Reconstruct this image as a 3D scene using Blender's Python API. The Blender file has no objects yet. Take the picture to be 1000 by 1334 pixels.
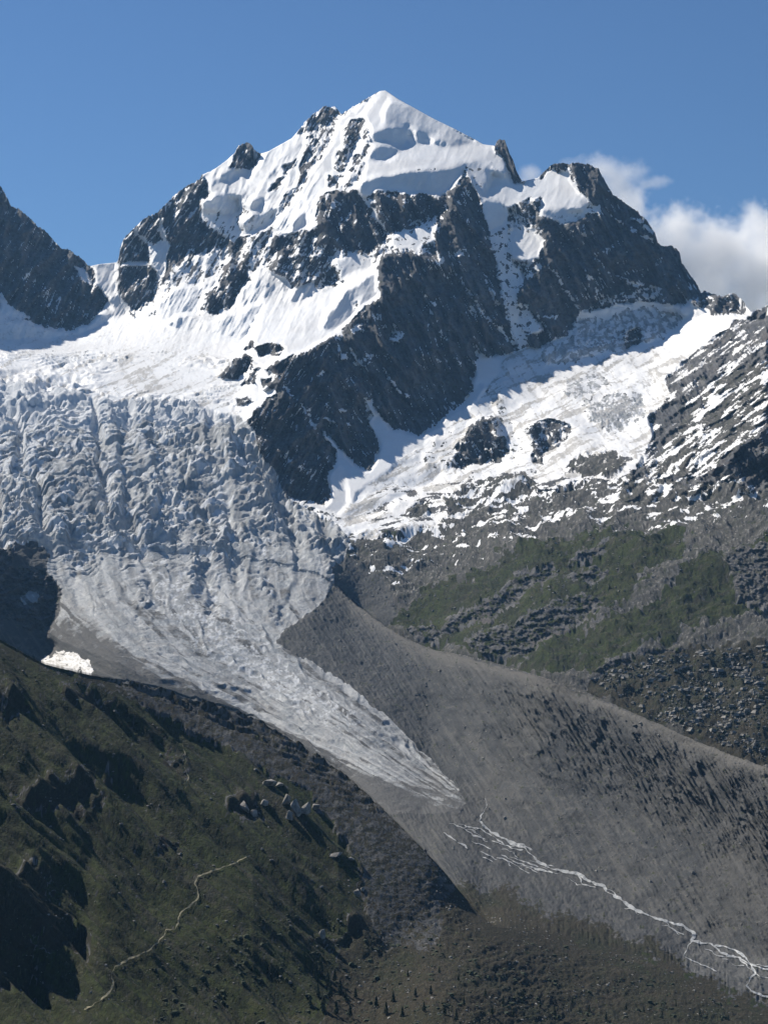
import bpy, math, random, time
_t0 = time.time()
import numpy as np
R = math.radians
random.seed(7)
S = bpy.context.scene
C = S.collection
# ------------------------------------------------------------------ camera, sky, sun
FPX = 2326.0                     # focal length in pixels of a 1000 x 1334 frame
PITCH = R(2.8)
cam_d = bpy.data.cameras.new('camera'); cam = bpy.data.objects.new('camera', cam_d); C.objects.link(cam)
cam.rotation_euler = (R(90) + PITCH, 0, 0)
cam_d.sensor_fit = 'VERTICAL'; cam_d.sensor_height = 24.0; cam_d.lens = 24.0 * FPX / 1334.0
cam_d.clip_start = 1.0; cam_d.clip_end = 60000.0
S.camera = cam
SUN_AZ = 52.0      # degrees left of the viewing direction
SUN_EL = 44.0
w = bpy.data.worlds.new('World'); S.world = w; w.use_nodes = True
nt = w.node_tree; nt.nodes.clear()
sky = nt.nodes.new('ShaderNodeTexSky'); sky.sky_type = 'NISHITA'; sky.sun_disc = False
sky.sun_elevation = R(SUN_EL); sky.sun_rotation = R(-SUN_AZ); sky.altitude = 2500
sky.air_density = 1.4; sky.dust_density = 0.0; sky.ozone_density = 10.0
bg = nt.nodes.new('ShaderNodeBackground'); bg.inputs['Strength'].default_value = 0.062
wo = nt.nodes.new('ShaderNodeOutputWorld')
nt.links.new(sky.outputs[0], bg.inputs[0]); nt.links.new(bg.outputs[0], wo.inputs[0])
sd = bpy.data.lights.new('sun', 'SUN'); sun = bpy.data.objects.new('sun', sd); C.objects.link(sun)
sd.energy = 5.0; sd.angle = R(0.53); sd.color = (1.0, 0.93, 0.82)
sx, sy, sz = -math.sin(R(SUN_AZ))*math.cos(R(SUN_EL)), math.cos(R(SUN_AZ))*math.cos(R(SUN_EL)), math.sin(R(SUN_EL))
from mathutils import Vector
sun.rotation_euler = Vector((sx, sy, sz)).to_track_quat('Z', 'Y').to_euler()
S.view_settings.view_transform = 'Standard'; S.view_settings.look = 'None'
S.cycles.volume_bounces = 10
S.view_settings.gamma = 1.0; S.view_settings.use_curve_mapping = False
S.view_settings.exposure = 0.35
HAZE = 0.000019
# ------------------------------------------------------------------ helpers
_rs = np.random.RandomState(5)
_perm = _rs.permutation(4096).astype(np.int32)
_ga = _rs.rand(4096)*2*math.pi
_gx = np.cos(_ga).astype(np.float32); _gy = np.sin(_ga).astype(np.float32)
def perlin(x, y, seed=0):
    x = np.asarray(x, dtype=np.float32); y = np.asarray(y, dtype=np.float32)
    x, y = np.broadcast_arrays(x, y)
    fx0 = np.floor(x); fy0 = np.floor(y); fx = x-fx0; fy = y-fy0
    ix = fx0.astype(np.int32); iy = fy0.astype(np.int32)
    ux = fx*fx*fx*(fx*(fx*6-15)+10); uy = fy*fy*fy*(fy*(fy*6-15)+10)
    p0 = _perm[(ix+seed*131) & 4095]; p1 = _perm[(ix+1+seed*131) & 4095]
    def g(p, dx, dy):
        h = _perm[(p+iy+dy) & 4095]
        return _gx[h]*(fx-dx) + _gy[h]*(fy-dy)
    a = g(p0, 0, 0); b = g(p1, 1, 0); c = g(p0, 0, 1); d = g(p1, 1, 1)
    ab = a + (b-a)*ux
    return 1.5*(ab + ((c + (d-c)*ux) - ab)*uy)
def fbm(x, y, seed=0, octv=5, gain=0.5, lac=2.03):
    s = 0; a = 1.0; n = 0
    for o in range(octv):
        s = s + a*perlin(x, y, seed+o*17); n += a; a *= gain; x = x*lac+13.7; y = y*lac+7.3
    return s
def ridged(x, y, seed=0, octv=5, gain=0.5, lac=2.03):
    s = 0; a = 1.0; wgt = 1.0
    for o in range(octv):
        n = 1-np.abs(perlin(x, y, seed+o*17))*1.6; n = np.clip(n, 0, 1)**1.6
        s = s + a*n*wgt; wgt = np.clip(n*1.4, 0.15, 1); a *= gain; x = x*lac+13.7; y = y*lac+7.3
    return s - 0.9
def blur(a, n):
    if n < 1: return a
    k = 2*n+1
    for ax in (0, 1):
        p = [(0, 0), (0, 0)]; p[ax] = (n+1, n)
        c = np.cumsum(np.pad(a, p, mode='edge'), axis=ax)
        a = (c[k:, :]-c[:-k, :])/k if ax == 0 else (c[:, k:]-c[:, :-k])/k
    return a
def sstep(a, b, x):
    t = np.clip((x-a)/(b-a), 0, 1); return t*t*(3-2*t)
def L(pts, x):
    p = np.array(pts, dtype=float); return np.interp(x, p[:, 0], p[:, 1])
CP, SP = math.cos(PITCH), math.sin(PITCH)
def ray(px, py):
    a = (px-500.0)/FPX; b = (667.0-py)/FPX
    yy = CP - b*SP; zz = SP + b*CP
    return a/yy, zz/yy
# ------------------------------------------------------------------ lines of the relief
SKY = [(-210,148),(-60,200),(0,241),(6,250),(15,269),(25,272),(40,285),(50,295),(59,300),(80,324),(90,325),(107,337),(116,347),(130,344),(152,342),(155,337),(157,320),(162,310),(172,300),(180,292),(187,285),(205,277),(215,267),(230,252),(245,241),(260,234),(263,228),(280,220),(295,209),(306,199),(310,191),(316,187),(320,185),(327,187),(332,196),(337,199),(340,200),(343,199),(350,197),(380,180),(387,172),(395,162),(399,157),(405,152),(409,147),(415,145),(421,139),(425,138),(430,140),(435,139),(440,143),(444,149),(460,139),(480,127),(494,119),(498,118),(502,118),(520,130),(540,141),(565,155),(590,167),(615,180),(629,188),(645,190),(646,184),(649,182),(657,182),(660,190),(663,199),(668,208),(672,222),(680,236),(700,232),(707,225),(715,217),(722,213),(730,212),(740,214),(750,212),(765,214),(773,217),(780,221),(787,235),(797,252),(810,262),(825,272),(840,285),(852,302),(856,315),(862,321),(872,320),(880,323),(885,330),(887,342),(900,360),(908,372),(912,381),(918,379),(925,382),(933,384),(940,387),(948,383),(955,382),(961,386),(966,390),(970,397),(977,406),(985,404),(1000,397),(1100,362),(1210,330)]
C1 = [(-210,690),(-60,790),(0,833),(30,850),(60,866),(120,880),(200,893),(260,912),(330,935),(380,962),(440,1000),(490,1045),(530,1085),(556,1112),(577,1134),(600,1163),(620,1186),(640,1204),(720,1215),(800,1235),(860,1248),(885,1262),(930,1280),(1000,1312),(1210,1400)]
C2 = [(-210,690),(0,700),(300,720),(410,745),(440,765),(460,785),(500,815),(530,833),(560,845),(600,853),(640,862),(700,880),(760,900),(800,918),(850,940),(890,958),(930,975),(1000,1001),(1210,1100)]
def YL(xs, ys): return list(zip(xs, ys))
KX = [-210,0,150,330,450,560,700,850,1000,1210]
# (y line, depth line) from the bottom of the frame to the skyline; seam pairs repeat the y
F = []
def row(ys, Ys): F.append((YL(KX, ys) if not isinstance(ys, tuple) else list(ys), YL(KX, Ys)))
row([1510]*10,                                   [560,650,760,880,980,1060,1150,1250,1340,1450])
row([1334]*10,                                   [720,850,1000,1140,1240,1330,1420,1490,1550,1650])
row([1120,1120,1150,1180,1230,1260,1290,1310,1325,1410], [980,1110,1250,1390,1440,1480,1510,1540,1570,1600])
F.append((C1, [(-210,1600),(0,1560),(150,1660),(330,1740),(450,1730),(556,1660),(590,1700),(700,1750),(850,1715),(885,1740),(1000,1630),(1210,1500)]))
F.append(([(a, b-1.0) for a, b in C1], [(-210,3300),(0,3080),(150,2850),(330,2860),(450,2640),(556,2150),(578,1960),(605,1760),(640,1690),(700,1705),(850,1700),(885,1695),(1000,1620),(1210,1500)]))
row([685,770,800,860,930,990,1095,1180,1270,1350], [3400,3280,3150,3080,2860,2830,2370,2010,1760,1560])
row([680,760,790,840,890,930,1010,1080,1120,1200], [3450,3330,3210,3150,3050,3020,2480,2180,1930,1740])
F.append((C2, [(-210,3500),(0,3560),(300,3640),(450,3500),(560,3200),(700,2640),(850,2340),(1000,2070),(1210,1850)]))
F.append(([(a, b-1.0) for a, b in C2], [(-210,3504),(0,3564),(300,3644),(440,3520),(470,3530),(560,3320),(700,2850),(850,2600),(1000,2330),(1210,2100)]))
row([640,650,655,660,690,720,720,720,740,800],    [3700,3750,3790,3850,3740,3640,3340,3150,2960,2700])
row([520,520,520,540,650,650,640,630,600,600],    [4350,4350,4400,4290,3920,3900,3740,3570,3330,3100])
row([450,447,447,450,560,560,500,500,500,480],    [4800,4900,4880,4700,4300,4260,4450,4250,3600,3350])
row([425,420,425,400,420,460,440,405,430,400],    [5000,5060,5060,4850,4520,4420,4800,4900,3800,3520])
row([290,330,385,300,300,300,300,398,412,360],    [5300,5400,5450,5150,4800,4700,5030,5000,3870,3600])
F.append((SKY, [(-210,5450),(0,5600),(116,6000),(152,6000),(175,5450),(330,5500),(420,5700),(500,5320),(640,5350),(690,5350),(760,5300),(850,5350),(912,5400),(970,5350),(977,5000),(985,3960),(1000,3900),(1210,3650)]))
# ------------------------------------------------------------------ image-plane fields of slope and ground cover (1 px grid)
X0, X1, YT, YB = -210, 1210, 100, 1510
gx, gy = np.meshgrid(np.arange(X0, X1+1, dtype=float), np.arange(YT, YB+1, dtype=float))
H, W = gx.shape
wx = fbm(gx/26, gy/26, 3, 5, .68); wy = fbm(gx/26, gy/26, 91, 5, .68)
def mask(pts, warp=5.0):
    P = np.array(pts, dtype=float)
    a = max(0, int(P[:, 0].min()-X0-2*warp-3)); b = min(W, int(P[:, 0].max()-X0+2*warp+4))
    c = max(0, int(P[:, 1].min()-YT-2*warp-3)); d = min(H, int(P[:, 1].max()-YT+2*warp+4))
    m = np.zeros((H, W), bool)
    if a >= b or c >= d: return m
    x = gx[c:d, a:b] + warp*wx[c:d, a:b]; y = gy[c:d, a:b] + warp*wy[c:d, a:b]
    r = np.zeros(x.shape, bool); n = len(P)
    for i in range(n):
        xa, ya = P[i]; xb, yb = P[(i+1) % n]
        if ya == yb: continue
        t = ((ya > y) != (yb > y)) & (x < (xb-xa)*(y-ya)/(yb-ya)+xa)
        r ^= t
    m[c:d, a:b] = r
    return m
# base depth
ysl = np.stack([np.interp(gx[0], *np.array(f[0], float).T) for f in F])     # lines x W
Ysl = np.stack([np.interp(gx[0], *np.array(f[1], float).T) for f in F])
# keep the lines ordered upwards
for k in range(1, len(F)): ysl[k] = np.minimum(ysl[k], ysl[k-1]-0.5)
Y0 = np.empty((H, W))
for j in range(W): Y0[:, j] = np.interp(gy[:, 0], ysl[::-1, j], Ysl[::-1, j])
def presmooth(a, n):           # smooth without crossing the two crests and the skyline
    c1 = np.interp(gx[0], *np.array(C1, float).T); c2 = np.interp(gx[0], *np.array(C2, float).T)
    lab = (gy < c2-0.5).astype(int) + (gy < c1-0.5).astype(int)
    out = a.copy()
    for l in range(3):
        m = (lab == l).astype(float)
        num = blur(blur(a*m, n), n); den = blur(blur(m, n), n)+1e-9
        out = np.where(lab == l, num/den, out)
    return out, lab
Y0, LAB = presmooth(Y0, 9)
# the near side: a hillside plane, the outer flank of the left moraine and the old valley floor, nearest one first
aF, eF = ray(gx, gy)
Yh = -832.0/np.minimum(eF+.60*aF-.38, -.05) + 700*sstep(470, 680, gx)
Yg = -(357.0-30*np.exp(-((gx-585)/np.where(gx > 585, 125.0, 75.0))**2))/np.minimum(eF+.2*aF-.044, -.03)
c1g = np.interp(gx[0], *np.array(C1, float).T)
Ycr = np.interp(gx[0], [-210, 60, 120, 200, 330, 440, 556, 577, 600, 620, 640, 665], [2500, 1800, 1668, 1692, 1700, 1680, 1605, 1600, 1606, 1618, 1660, 5000])
Ycr = np.convolve(np.pad(Ycr, 30, mode='edge'), np.hanning(61)/np.hanning(61).sum(), 'same')[30:-30]
Zcr = Ycr*ray(gx[0], c1g)[1]; _z = np.convolve(np.pad(Zcr, 30, mode='edge'), np.hanning(41)/np.hanning(41).sum(), 'same')[30:-30]
Ym = (-Zcr+.37*Ycr)[None, :]/np.maximum(.37-eF, .05); Ym = np.where(gx < 60, 9e3, Ym)
Ym = np.where((gx > 560), np.minimum(Ym, 9e3), Ym)
def smin(a, b, k): h_ = np.clip(.5+.5*(b-a)/k, 0, 1); return b*(1-h_)+a*h_-k*h_*(1-h_)
YF = smin(smin(Yh, Ym, 22), Yg, 60)
Y0 = np.where(LAB == 0, np.clip(YF, 300, 2600), Y0)
# region table: name, polygon, kind, snow, slope, yaw, warp
ROCK, ICE, DEB, SCREE, GRASS, GRAVEL, HEATH = range(7)
kind = np.full((H, W), ROCK, np.int8); snow = np.full((H, W), 0.45); alp = np.full((H, W), np.nan); bet = np.full((H, W), np.nan)
rid = np.zeros((H, W), np.int32); _rc = [0]
def reg(pts, k=None, s=None, a=None, b=None, warp=5.0, only=None):
    m = mask(pts, warp)
    if only is not None: m &= (LAB == only)
    if k is not None: kind[m] = k
    if s is not None: snow[m] = s
    if a is not None: alp[m] = a
    if b is not None: bet[m] = b
    if a is not None or b is not None: _rc[0] += 1; rid[m] = _rc[0]
    return m
snow[gy > 700] = 0
# --- massif: general mixed snow and rock
reg([(150,80),(1000,80),(1000,420),(880,410),(740,410),(690,450),(560,560),(440,560),(340,450),(200,420),(150,400)], ROCK, .52, 50, -5, 0)
# upper snow basin
reg([(-210,400),(0,400),(60,420),(120,415),(150,380),(118,347),(155,340),(175,400),(205,395),(240,385),(275,400),(340,385),(400,370),(490,350),(496,395),(440,440),(380,462),(345,480),(370,525),(335,560),(250,530),(150,525),(0,495),(-210,520)], ROCK, .97, None, None, 4)
reg([(-210,470),(0,458),(120,455),(230,460),(290,475),(330,520),(335,545),(300,545),(250,530),(150,525),(100,515),(0,495),(-210,515)], ICE, .8, None, None, 4)
# left peak
reg([(-210,385),(0,400),(60,424),(100,426),(130,404),(150,410),(140,425),(110,438),(70,444),(0,446),(-210,440)], ROCK, .98, 46, 34, 2)
reg([(-210,80),(0,100),(110,300),(117,347),(126,365),(140,388),(134,402),(118,418),(95,430),(60,426),(25,414),(0,404),(-210,390)], ROCK, .05, 60, 28, 3)
reg([(95,345),(110,350),(125,375),(118,375),(104,360)], ROCK, .75, 50, 10, 2)
reg([(0,380),(15,400),(40,415),(20,418),(0,410)], ROCK, .9, 40, 10, 2)
# col
reg([(116,340),(130,335),(155,335),(157,370),(165,400),(172,412),(150,412),(140,390),(126,365)], ROCK, .93, 48, 20, 3)
# far-left buttress
reg([(155,345),(150,300),(172,285),(205,265),(230,240),(262,228),(274,240),(276,254),(262,262),(257,282),(275,288),(305,300),(320,315),(315,330),(295,338),(285,348),(250,336),(246,355),(222,350),(212,372),(200,392),(176,412),(163,392),(153,362)], ROCK, .2, 62, 25, 5)
reg([(172,298),(182,310),(192,322),(196,345),(208,365),(205,385),(216,350),(222,320),(214,300),(208,275),(206,300),(212,312),(200,318),(186,306),(178,296)], ROCK, .9, 50, 12, 2)
reg([(153,342),(175,340),(192,342),(192,347),(175,346),(153,347)], ROCK, 1, 25, 0, 1)
reg([(245,335),(285,328),(300,345),(290,370),(270,385),(235,395),(210,385),(222,350)], ROCK, .62, 48, -12, 6)
reg([(205,392),(245,372),(290,362),(345,350),(350,385),(300,412),(240,410),(180,418)], ROCK, .8, 42, -10, 6)
# lit snow shoulder with ice cliffs
reg([(262,228),(296,205),(310,198),(318,215),(332,218),(345,195),(395,165),(410,180),(400,215),(380,245),(355,275),(330,275),(300,265),(275,262),(272,242)], ROCK, .97, 40, -30, 3)
reg([(306,200),(311,190),(319,184),(327,186),(333,196),(332,206),(335,212),(326,222),(315,220),(298,218),(303,208)], ROCK, .04, 65, 35, 2)
reg([(285,225),(298,218),(315,221),(330,222),(325,230),(300,230),(280,240)], ROCK, .95, 50, 35, 2)
reg([(262,262),(285,252),(312,258),(316,275),(305,283),(285,275),(262,275)], ICE, .9, 80, 55, 2)
reg([(325,262),(345,254),(348,262),(335,275),(322,280)], ICE, .9, 80, 55, 2)
reg([(318,283),(345,275),(362,270),(360,290),(340,300),(310,310),(305,296)], ICE, .85, 70, 45, 3)
reg([(258,275),(285,275),(308,285),(318,300),(305,318),(280,300),(262,290)], ROCK, .68, 55, -5, 4)
# rock streaks on the lit left flank
for q in ([(455,155),(478,150),(475,165),(462,190),(455,215),(442,225),(435,220),(432,205),(448,185),(455,170)],
          [(428,225),(445,222),(445,235),(430,252),(420,250)],
          [(455,205),(468,195),(470,210),(460,222),(452,220)],
          [(402,178),(425,175),(412,195),(405,215),(395,225),(390,215),(398,195)],
          [(388,232),(405,225),(400,240),(388,250)], [(352,240),(372,228),(366,245),(352,252)], [(372,215),(388,205),(380,220),(368,228)]):
    reg(q, ROCK, .42, 55, 20, 4)
reg([(387,175),(400,155),(425,136),(445,148),(430,162),(412,174),(400,172),(392,178)], ROCK, .34, 55, 12, 3)
# the long snow tongue beside the central rocks
reg([(445,150),(498,118),(480,150),(470,200),(440,250),(415,260),(400,305),(378,310),(355,295),(375,270),(400,235),(425,195)], ROCK, .93, 42, -32, 3)
for q in ([(455,158),(478,152),(472,170),(458,200),(445,222),(432,215),(448,185)], [(428,228),(446,226),(440,242),(425,248)], [(456,206),(468,198),(464,216),(454,220)]):
    reg(q, ROCK, .36, 55, 15, 4)
reg([(378,288),(400,270),(400,300),(390,312),(378,310)], ICE, .9, 65, 30, 2)
# summit
reg([(498,118),(470,150),(485,172),(480,210),(470,235),(440,252),(468,256),(500,226),(545,220),(580,222),(602,216),(640,232),(672,240),(682,232),(650,182),(560,120)], ROCK, 1.0, 32, -12, 2)
reg([(508,128),(498,150),(497,165),(530,162),(560,170),(590,185),(620,188),(632,188),(560,148)], ROCK, 1.0, 40, 28, 2)
reg([(478,175),(500,165),(526,165),(532,192),(515,190),(500,182),(488,185)], ICE, .97, 66, 30, 2)
reg([(534,165),(552,170),(560,178),(590,188),(598,192),(580,192),(560,186),(540,184)], ICE, .97, 62, 30, 2)
reg([(484,190),(500,186),(518,192),(520,200),(510,208),(490,212),(478,210)], ICE, .97, 60, 20, 3)
# shaded ice band under the plateau
reg([(470,236),(500,226),(530,221),(570,223),(602,218),(600,232),(590,245),(575,254),(530,250),(490,248),(476,258),(490,275),(500,300),(490,300),(478,275),(466,250)], ICE, .96, 64, 25, 2)
# rock left of centre
reg([(415,256),(440,246),(466,249),(484,272),(498,302),(502,318),(478,330),(450,326),(430,318),(412,318),(410,290)], ROCK, .12, 64, 18, 4)
reg([(486,250),(530,252),(575,256),(590,244),(596,262),(570,290),(520,302),(505,306),(494,280)], ROCK, .14, 66, 15, 4)
reg([(385,300),(412,296),(412,318),(450,326),(480,332),(470,352),(440,372),(400,372),(350,385),(340,360),(362,335),(350,322)], ROCK, .42, 54, 5, 7)
reg([(350,320),(362,308),(385,318),(385,330),(360,336)], ROCK, .12, 62, 25, 3)
reg([(290,345),(325,330),(320,350),(325,370),(320,392),(285,408),(262,402),(270,385),(285,370)], ROCK, .22, 58, 20, 5)
reg([(325,365),(350,352),(375,365),(380,380),(335,395),(300,412),(300,398)], ROCK, .92, 42, -22, 3)
reg([(435,338),(455,332),(485,333),(488,348),(462,358),(442,368)], ROCK, .85, 46, 8, 3)
# snow dome
reg([(352,385),(390,396),(430,378),(468,362),(490,350),(492,372),(484,394),(458,415),(436,435),(419,446),(392,458),(362,468),(340,478),(325,470),(320,445)], ROCK, .99, 26, -15, 2)
reg([(452,375),(490,352),(492,388),(482,396),(458,414),(436,434),(418,432),(425,405)], ROCK, .99, 50, 25, 3)
for q in ([(318,452),(330,440),(333,450),(320,462)], [(332,452),(360,448),(372,455),(360,463),(340,465)], [(283,492),(300,475),(320,460),(332,468),(325,482),(305,495)],
          [(315,505),(330,480),(340,478),(330,500)], [(306,520),(320,515),(330,522),(310,532)], [(340,492),(352,492),(358,505),(340,510)]):
    reg(q, ROCK, .12, 62, 22, 3)
# great central buttress
reg([(350,478),(362,469),(392,459),(419,447),(436,437),(457,417),(482,397),(494,387),(493,352),(496,334),(512,328),(548,332),(566,318),(572,296),(585,265),(597,240),(601,230),(613,238),(624,255),(630,280),(640,322),(650,370),(660,415),(674,456),(662,462),(640,464),(622,462),(614,510),(596,530),(566,552),(545,567),(528,560),(508,560),(490,540),(472,512),(480,552),(492,580),(486,602),(478,613),(462,605),(450,592),(435,585),(410,555),(437,592),(436,606),(426,622),(432,645),(424,660),(405,652),(388,652),(372,645),(366,627),(337,587),(325,547),(334,530),(362,514),(358,492)], ROCK, .02, 68, 32, 3)
reg([(508,310),(530,298),(560,290),(574,280),(566,298),(563,315),(545,329),(525,325),(510,323)], ROCK, .74, 40, -15, 4)
for q in ([(515,430),(528,434),(520,446),(505,448)], [(596,325),(608,322),(606,334),(594,332)], [(438,432),(446,430),(446,440),(438,440)], [(458,425),(474,422),(474,430),(460,434)],
          [(442,460),(452,458),(455,470),(444,470)], [(470,462),(486,460),(484,470),(472,470)], [(460,395),(468,390),(466,400),(460,404)]):
    reg(q, ROCK, .62, 42, -12, 2)
# thin couloirs on the shaded wall
def band(pts, w0, w1, **k):
    n = len(pts); l = []; r = []
    for i, (x, y) in enumerate(pts):
        a = pts[max(0, i-1)]; b = pts[min(n-1, i+1)]
        dx, dy = b[0]-a[0], b[1]-a[1]; d = math.hypot(dx, dy)
        h = (w0+(w1-w0)*i/(n-1))/2
        l.append((x-dy/d*h, y+dx/d*h)); r.append((x+dy/d*h, y-dx/d*h))
    return reg(l+r[::-1], **k)
for p_, a_, b_ in (([(595,355),(608,378),(622,398),(640,420)],1.5,3.5), ([(642,420),(655,432),(670,448)],3,5), ([(610,395),(622,412)],3,1), ([(632,365),(642,385),(652,405)],2,4), ([(545,378),(558,390)],2,2),
                   ([(555,404),(566,410)],3,2), ([(572,432),(584,444)],3,2), ([(568,468),(575,474)],3,3), ([(370,500),(388,522),(400,540),(412,558)],1.5,3), ([(455,450),(466,470),(472,480)],2,4),
                   ([(500,480),(508,495),(522,512),(536,520)],2,5), ([(404,495),(414,490),(424,482)],4,3), ([(420,545),(432,550),(438,552)],4,4), ([(484,372),(494,400),(498,430)],1,2), ([(440,533),(452,536)],3,3)):
    band(p_, a_, b_, k=ROCK, s=.8, warp=2)
# couloir fans at the foot
reg([(410,553),(425,568),(440,582),(452,592),(464,606),(480,613),(488,600),(494,580),(482,552),(488,543),(472,512),(484,524),(498,545),(512,560),(530,562),(546,568),(568,553),(598,531),(616,510),(620,470),(622,462),(640,465),(664,465),(640,520),(660,560),(560,630),(470,680),(432,668),(425,660),(433,645),(428,622),(438,606),(438,590)], ROCK, .97, 34, -2, 2)
reg([(426,622),(438,605),(446,612),(452,640),(456,660),(440,672),(405,662),(392,652),(424,660),(433,645)], ROCK, .96, 38, 18, 2)
# right of the buttress: shaded snow couloir
reg([(624,256),(632,262),(650,262),(662,285),(660,300),(662,325),(668,345),(680,352),(676,380),(672,392),(684,437),(690,452),(674,458),(660,415),(650,370),(640,320),(630,280)], ROCK, .8, 58, 15, 3)
# col snow between summit and right top
reg([(602,216),(625,208),(640,222),(668,238),(700,232),(716,217),(740,216),(742,232),(752,242),(766,262),(764,278),(750,287),(730,290),(712,284),(703,268),(690,257),(664,275),(650,262),(630,264),(622,250),(612,236)], ROCK, .98, 40, -22, 2)
reg([(600,214),(618,210),(638,232),(630,255),(620,245),(612,235)], ROCK, .88, 52, -10, 3)
reg([(662,276),(680,262),(700,256),(706,262),(700,280),(690,284)], ROCK, .25, 62, 25, 3)
reg([(628,258),(648,262),(660,276),(660,295),(640,300),(632,280)], ICE, .95, 64, 22, 2)
reg([(703,268),(720,272),(735,275),(752,275),(762,280),(750,288),(728,292),(712,285),(698,282)], ICE, .85, 60, 18, 3)
# gendarme on the ridge
reg([(644,195),(646,180),(659,178),(664,195),(674,220),(684,238),(668,237),(662,222),(655,205)], ROCK, .02, 68, 32, 1)
# right massif wall
reg([(700,240),(708,222),(716,212),(740,205),(742,216),(735,222),(722,218),(712,226)], ROCK, .05, 60, 20, 2)
RM = reg([(741,200),(1000,200),(1000,380),(912,384),(905,397),(868,398),(830,393),(800,399),(752,403),(752,410),(740,432),(712,447),(706,456),(686,447),(685,437),(705,433),(700,420),(690,400),(680,394),(672,392),(676,378),(684,364),(680,350),(700,337),(710,317),(705,297),(690,284),(702,281),(728,291),(751,288),(764,280),(776,277),(785,266),(770,264),(762,254),(752,240),(741,230)], ROCK, .03, 66, 34, 3)
reg([(758,262),(770,266),(784,267),(776,278),(766,280),(760,272)], ROCK, .9, 45, -10, 2)
reg([(662,300),(680,292),(697,298),(709,315),(706,330),(694,341),(670,340),(664,325)], ROCK, .9, 44, -22, 4)
reg([(680,345),(698,340),(706,352),(700,362),(686,362)], ROCK, .5, 50, -10, 4)
reg([(673,402),(682,396),(691,402),(702,424),(706,432),(688,437),(684,420)], ROCK, .8, 42, -25, 3)
for p_, a_, b_ in (([(714,345),(728,362),(738,378)],3,4), ([(738,378),(748,395),(754,402)],5,3), ([(802,285),(820,298),(838,308),(850,316)],2,5), ([(820,283),(836,292),(848,304)],4,6), ([(700,412),(718,416),(724,414)],4,4), ([(800,360),(820,368),(840,372)],3,4)):
    band(p_, a_, b_, k=ROCK, s=.75, warp=3)
reg([(795,385),(820,375),(850,372),(870,385),(868,396),(830,391),(800,398),(765,400)], ROCK, .5, 50, 15, 4)
# basin on the right
BAS = reg([(690,452),(706,457),(714,448),(742,432),(754,404),(800,399),(830,393),(870,398),(905,397),(930,395),(950,410),(985,405),(935,430),(900,460),(880,480),(866,498),(872,515),(845,545),(850,570),(835,600),(825,622),(760,622),(700,640),(640,640),(600,660),(560,690),(500,700),(455,705),(440,680),(470,640),(520,600),(580,560),(640,500),(660,462)], ROCK, .95, None, None, 3)
reg([(905,390),(925,381),(940,386),(955,381),(968,390),(976,404),(960,408),(940,412),(926,408)], ROCK, .05, 60, 25, 2)
reg([(890,398),(908,386),(925,386),(930,396),(915,402)], ROCK, .4, 50, 10, 3)
reg([(700,458),(712,450),(745,440),(752,412),(790,412),(840,403),(880,406),(888,418),(870,436),(850,448),(800,458),(760,468),(730,472),(710,470)], ICE, .48, 34, 8, 5)
reg([(740,462),(790,448),(800,456),(760,468),(730,472),(712,470)], ICE, .35, 52, 16, 3)
reg([(812,430),(832,425),(835,450),(815,455)], ROCK, .25, 58, 20, 4)
reg([(735,490),(775,480),(795,490),(780,505),(760,520),(735,515)], ICE, .6, 26, 5, 6)
reg([(765,520),(800,512),(840,515),(838,545),(800,560),(770,548),(755,530)], ICE, .48, 26, 5, 7)
reg([(585,606),(590,590),(604,570),(612,552),(628,545),(650,543),(646,560),(668,570),(673,582),(666,592),(650,600),(620,603),(600,613)], ROCK, .18, 60, 20, 3)
reg([(600,540),(630,500),(650,505),(655,540),(640,545)], ROCK, .9, 36, 8, 3)
reg([(682,556),(700,546),(722,545),(746,560),(735,575),(716,590),(702,606),(690,600),(692,580)], ROCK, .42, 44, 5, 4)
reg([(572,645),(600,632),(640,626),(695,628),(705,640),(680,655),(640,665),(600,672),(580,662)], SCREE, .42, 24, 0, 5)
reg([(528,660),(550,652),(566,660),(550,675),(530,672)], SCREE, .15, None, None, 4)
reg([(740,600),(790,590),(820,600),(800,615),(760,618),(735,612)], SCREE, .3, None, None, 5)
reg([(562,572),(585,565),(600,590),(585,612),(562,614),(545,600)], SCREE, .84, 32, -12, 6)
reg([(640,520),(655,515),(670,545),(680,580),(670,600),(655,560)], SCREE, .84, 32, -5, 4)
# right ridge slope: rock with diagonal snow strips
RR = reg([(985,405),(1000,397),(1210,320),(1210,640),(1000,640),(900,650),(800,650),(822,622),(840,590),(850,565),(845,545),(875,515),(866,497),(880,480),(900,460),(935,430)], ROCK, .13, None, None, 3)
reg([(950,480),(1000,470),(1000,560),(900,620),(840,620),(880,560)], SCREE, .27, None, None, 6)
reg([(940,610),(955,585),(990,560),(1040,540),(1100,560),(1060,620),(1000,632),(960,622)], ROCK, .05, 60, 28, 5)
# scree and patches
reg([(455,705),(500,700),(560,690),(590,665),(640,668),(700,645),(760,625),(830,625),(1000,640),(1210,640),(1210,730),(1000,700),(900,690),(840,700),(760,710),(700,720),(640,760),(560,790),(500,800),(455,770),(430,745)], SCREE, .22, None, None, 5)
reg([(460,770),(520,765),(560,750),(640,720),(760,690),(860,690),(1000,660),(1210,680),(1210,1110),(1000,1010),(850,948),(700,890),(560,850),(500,820),(465,795)], SCREE, .0, None, None, 5)
for q in ([(455,690),(470,700),(460,720),(450,715)],[(478,740),(500,744),(540,728),(520,745),(490,752)],[(498,707),(540,690),(530,702),(505,715)]):
    reg(q, SCREE, .8, None, None, 2)
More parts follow.
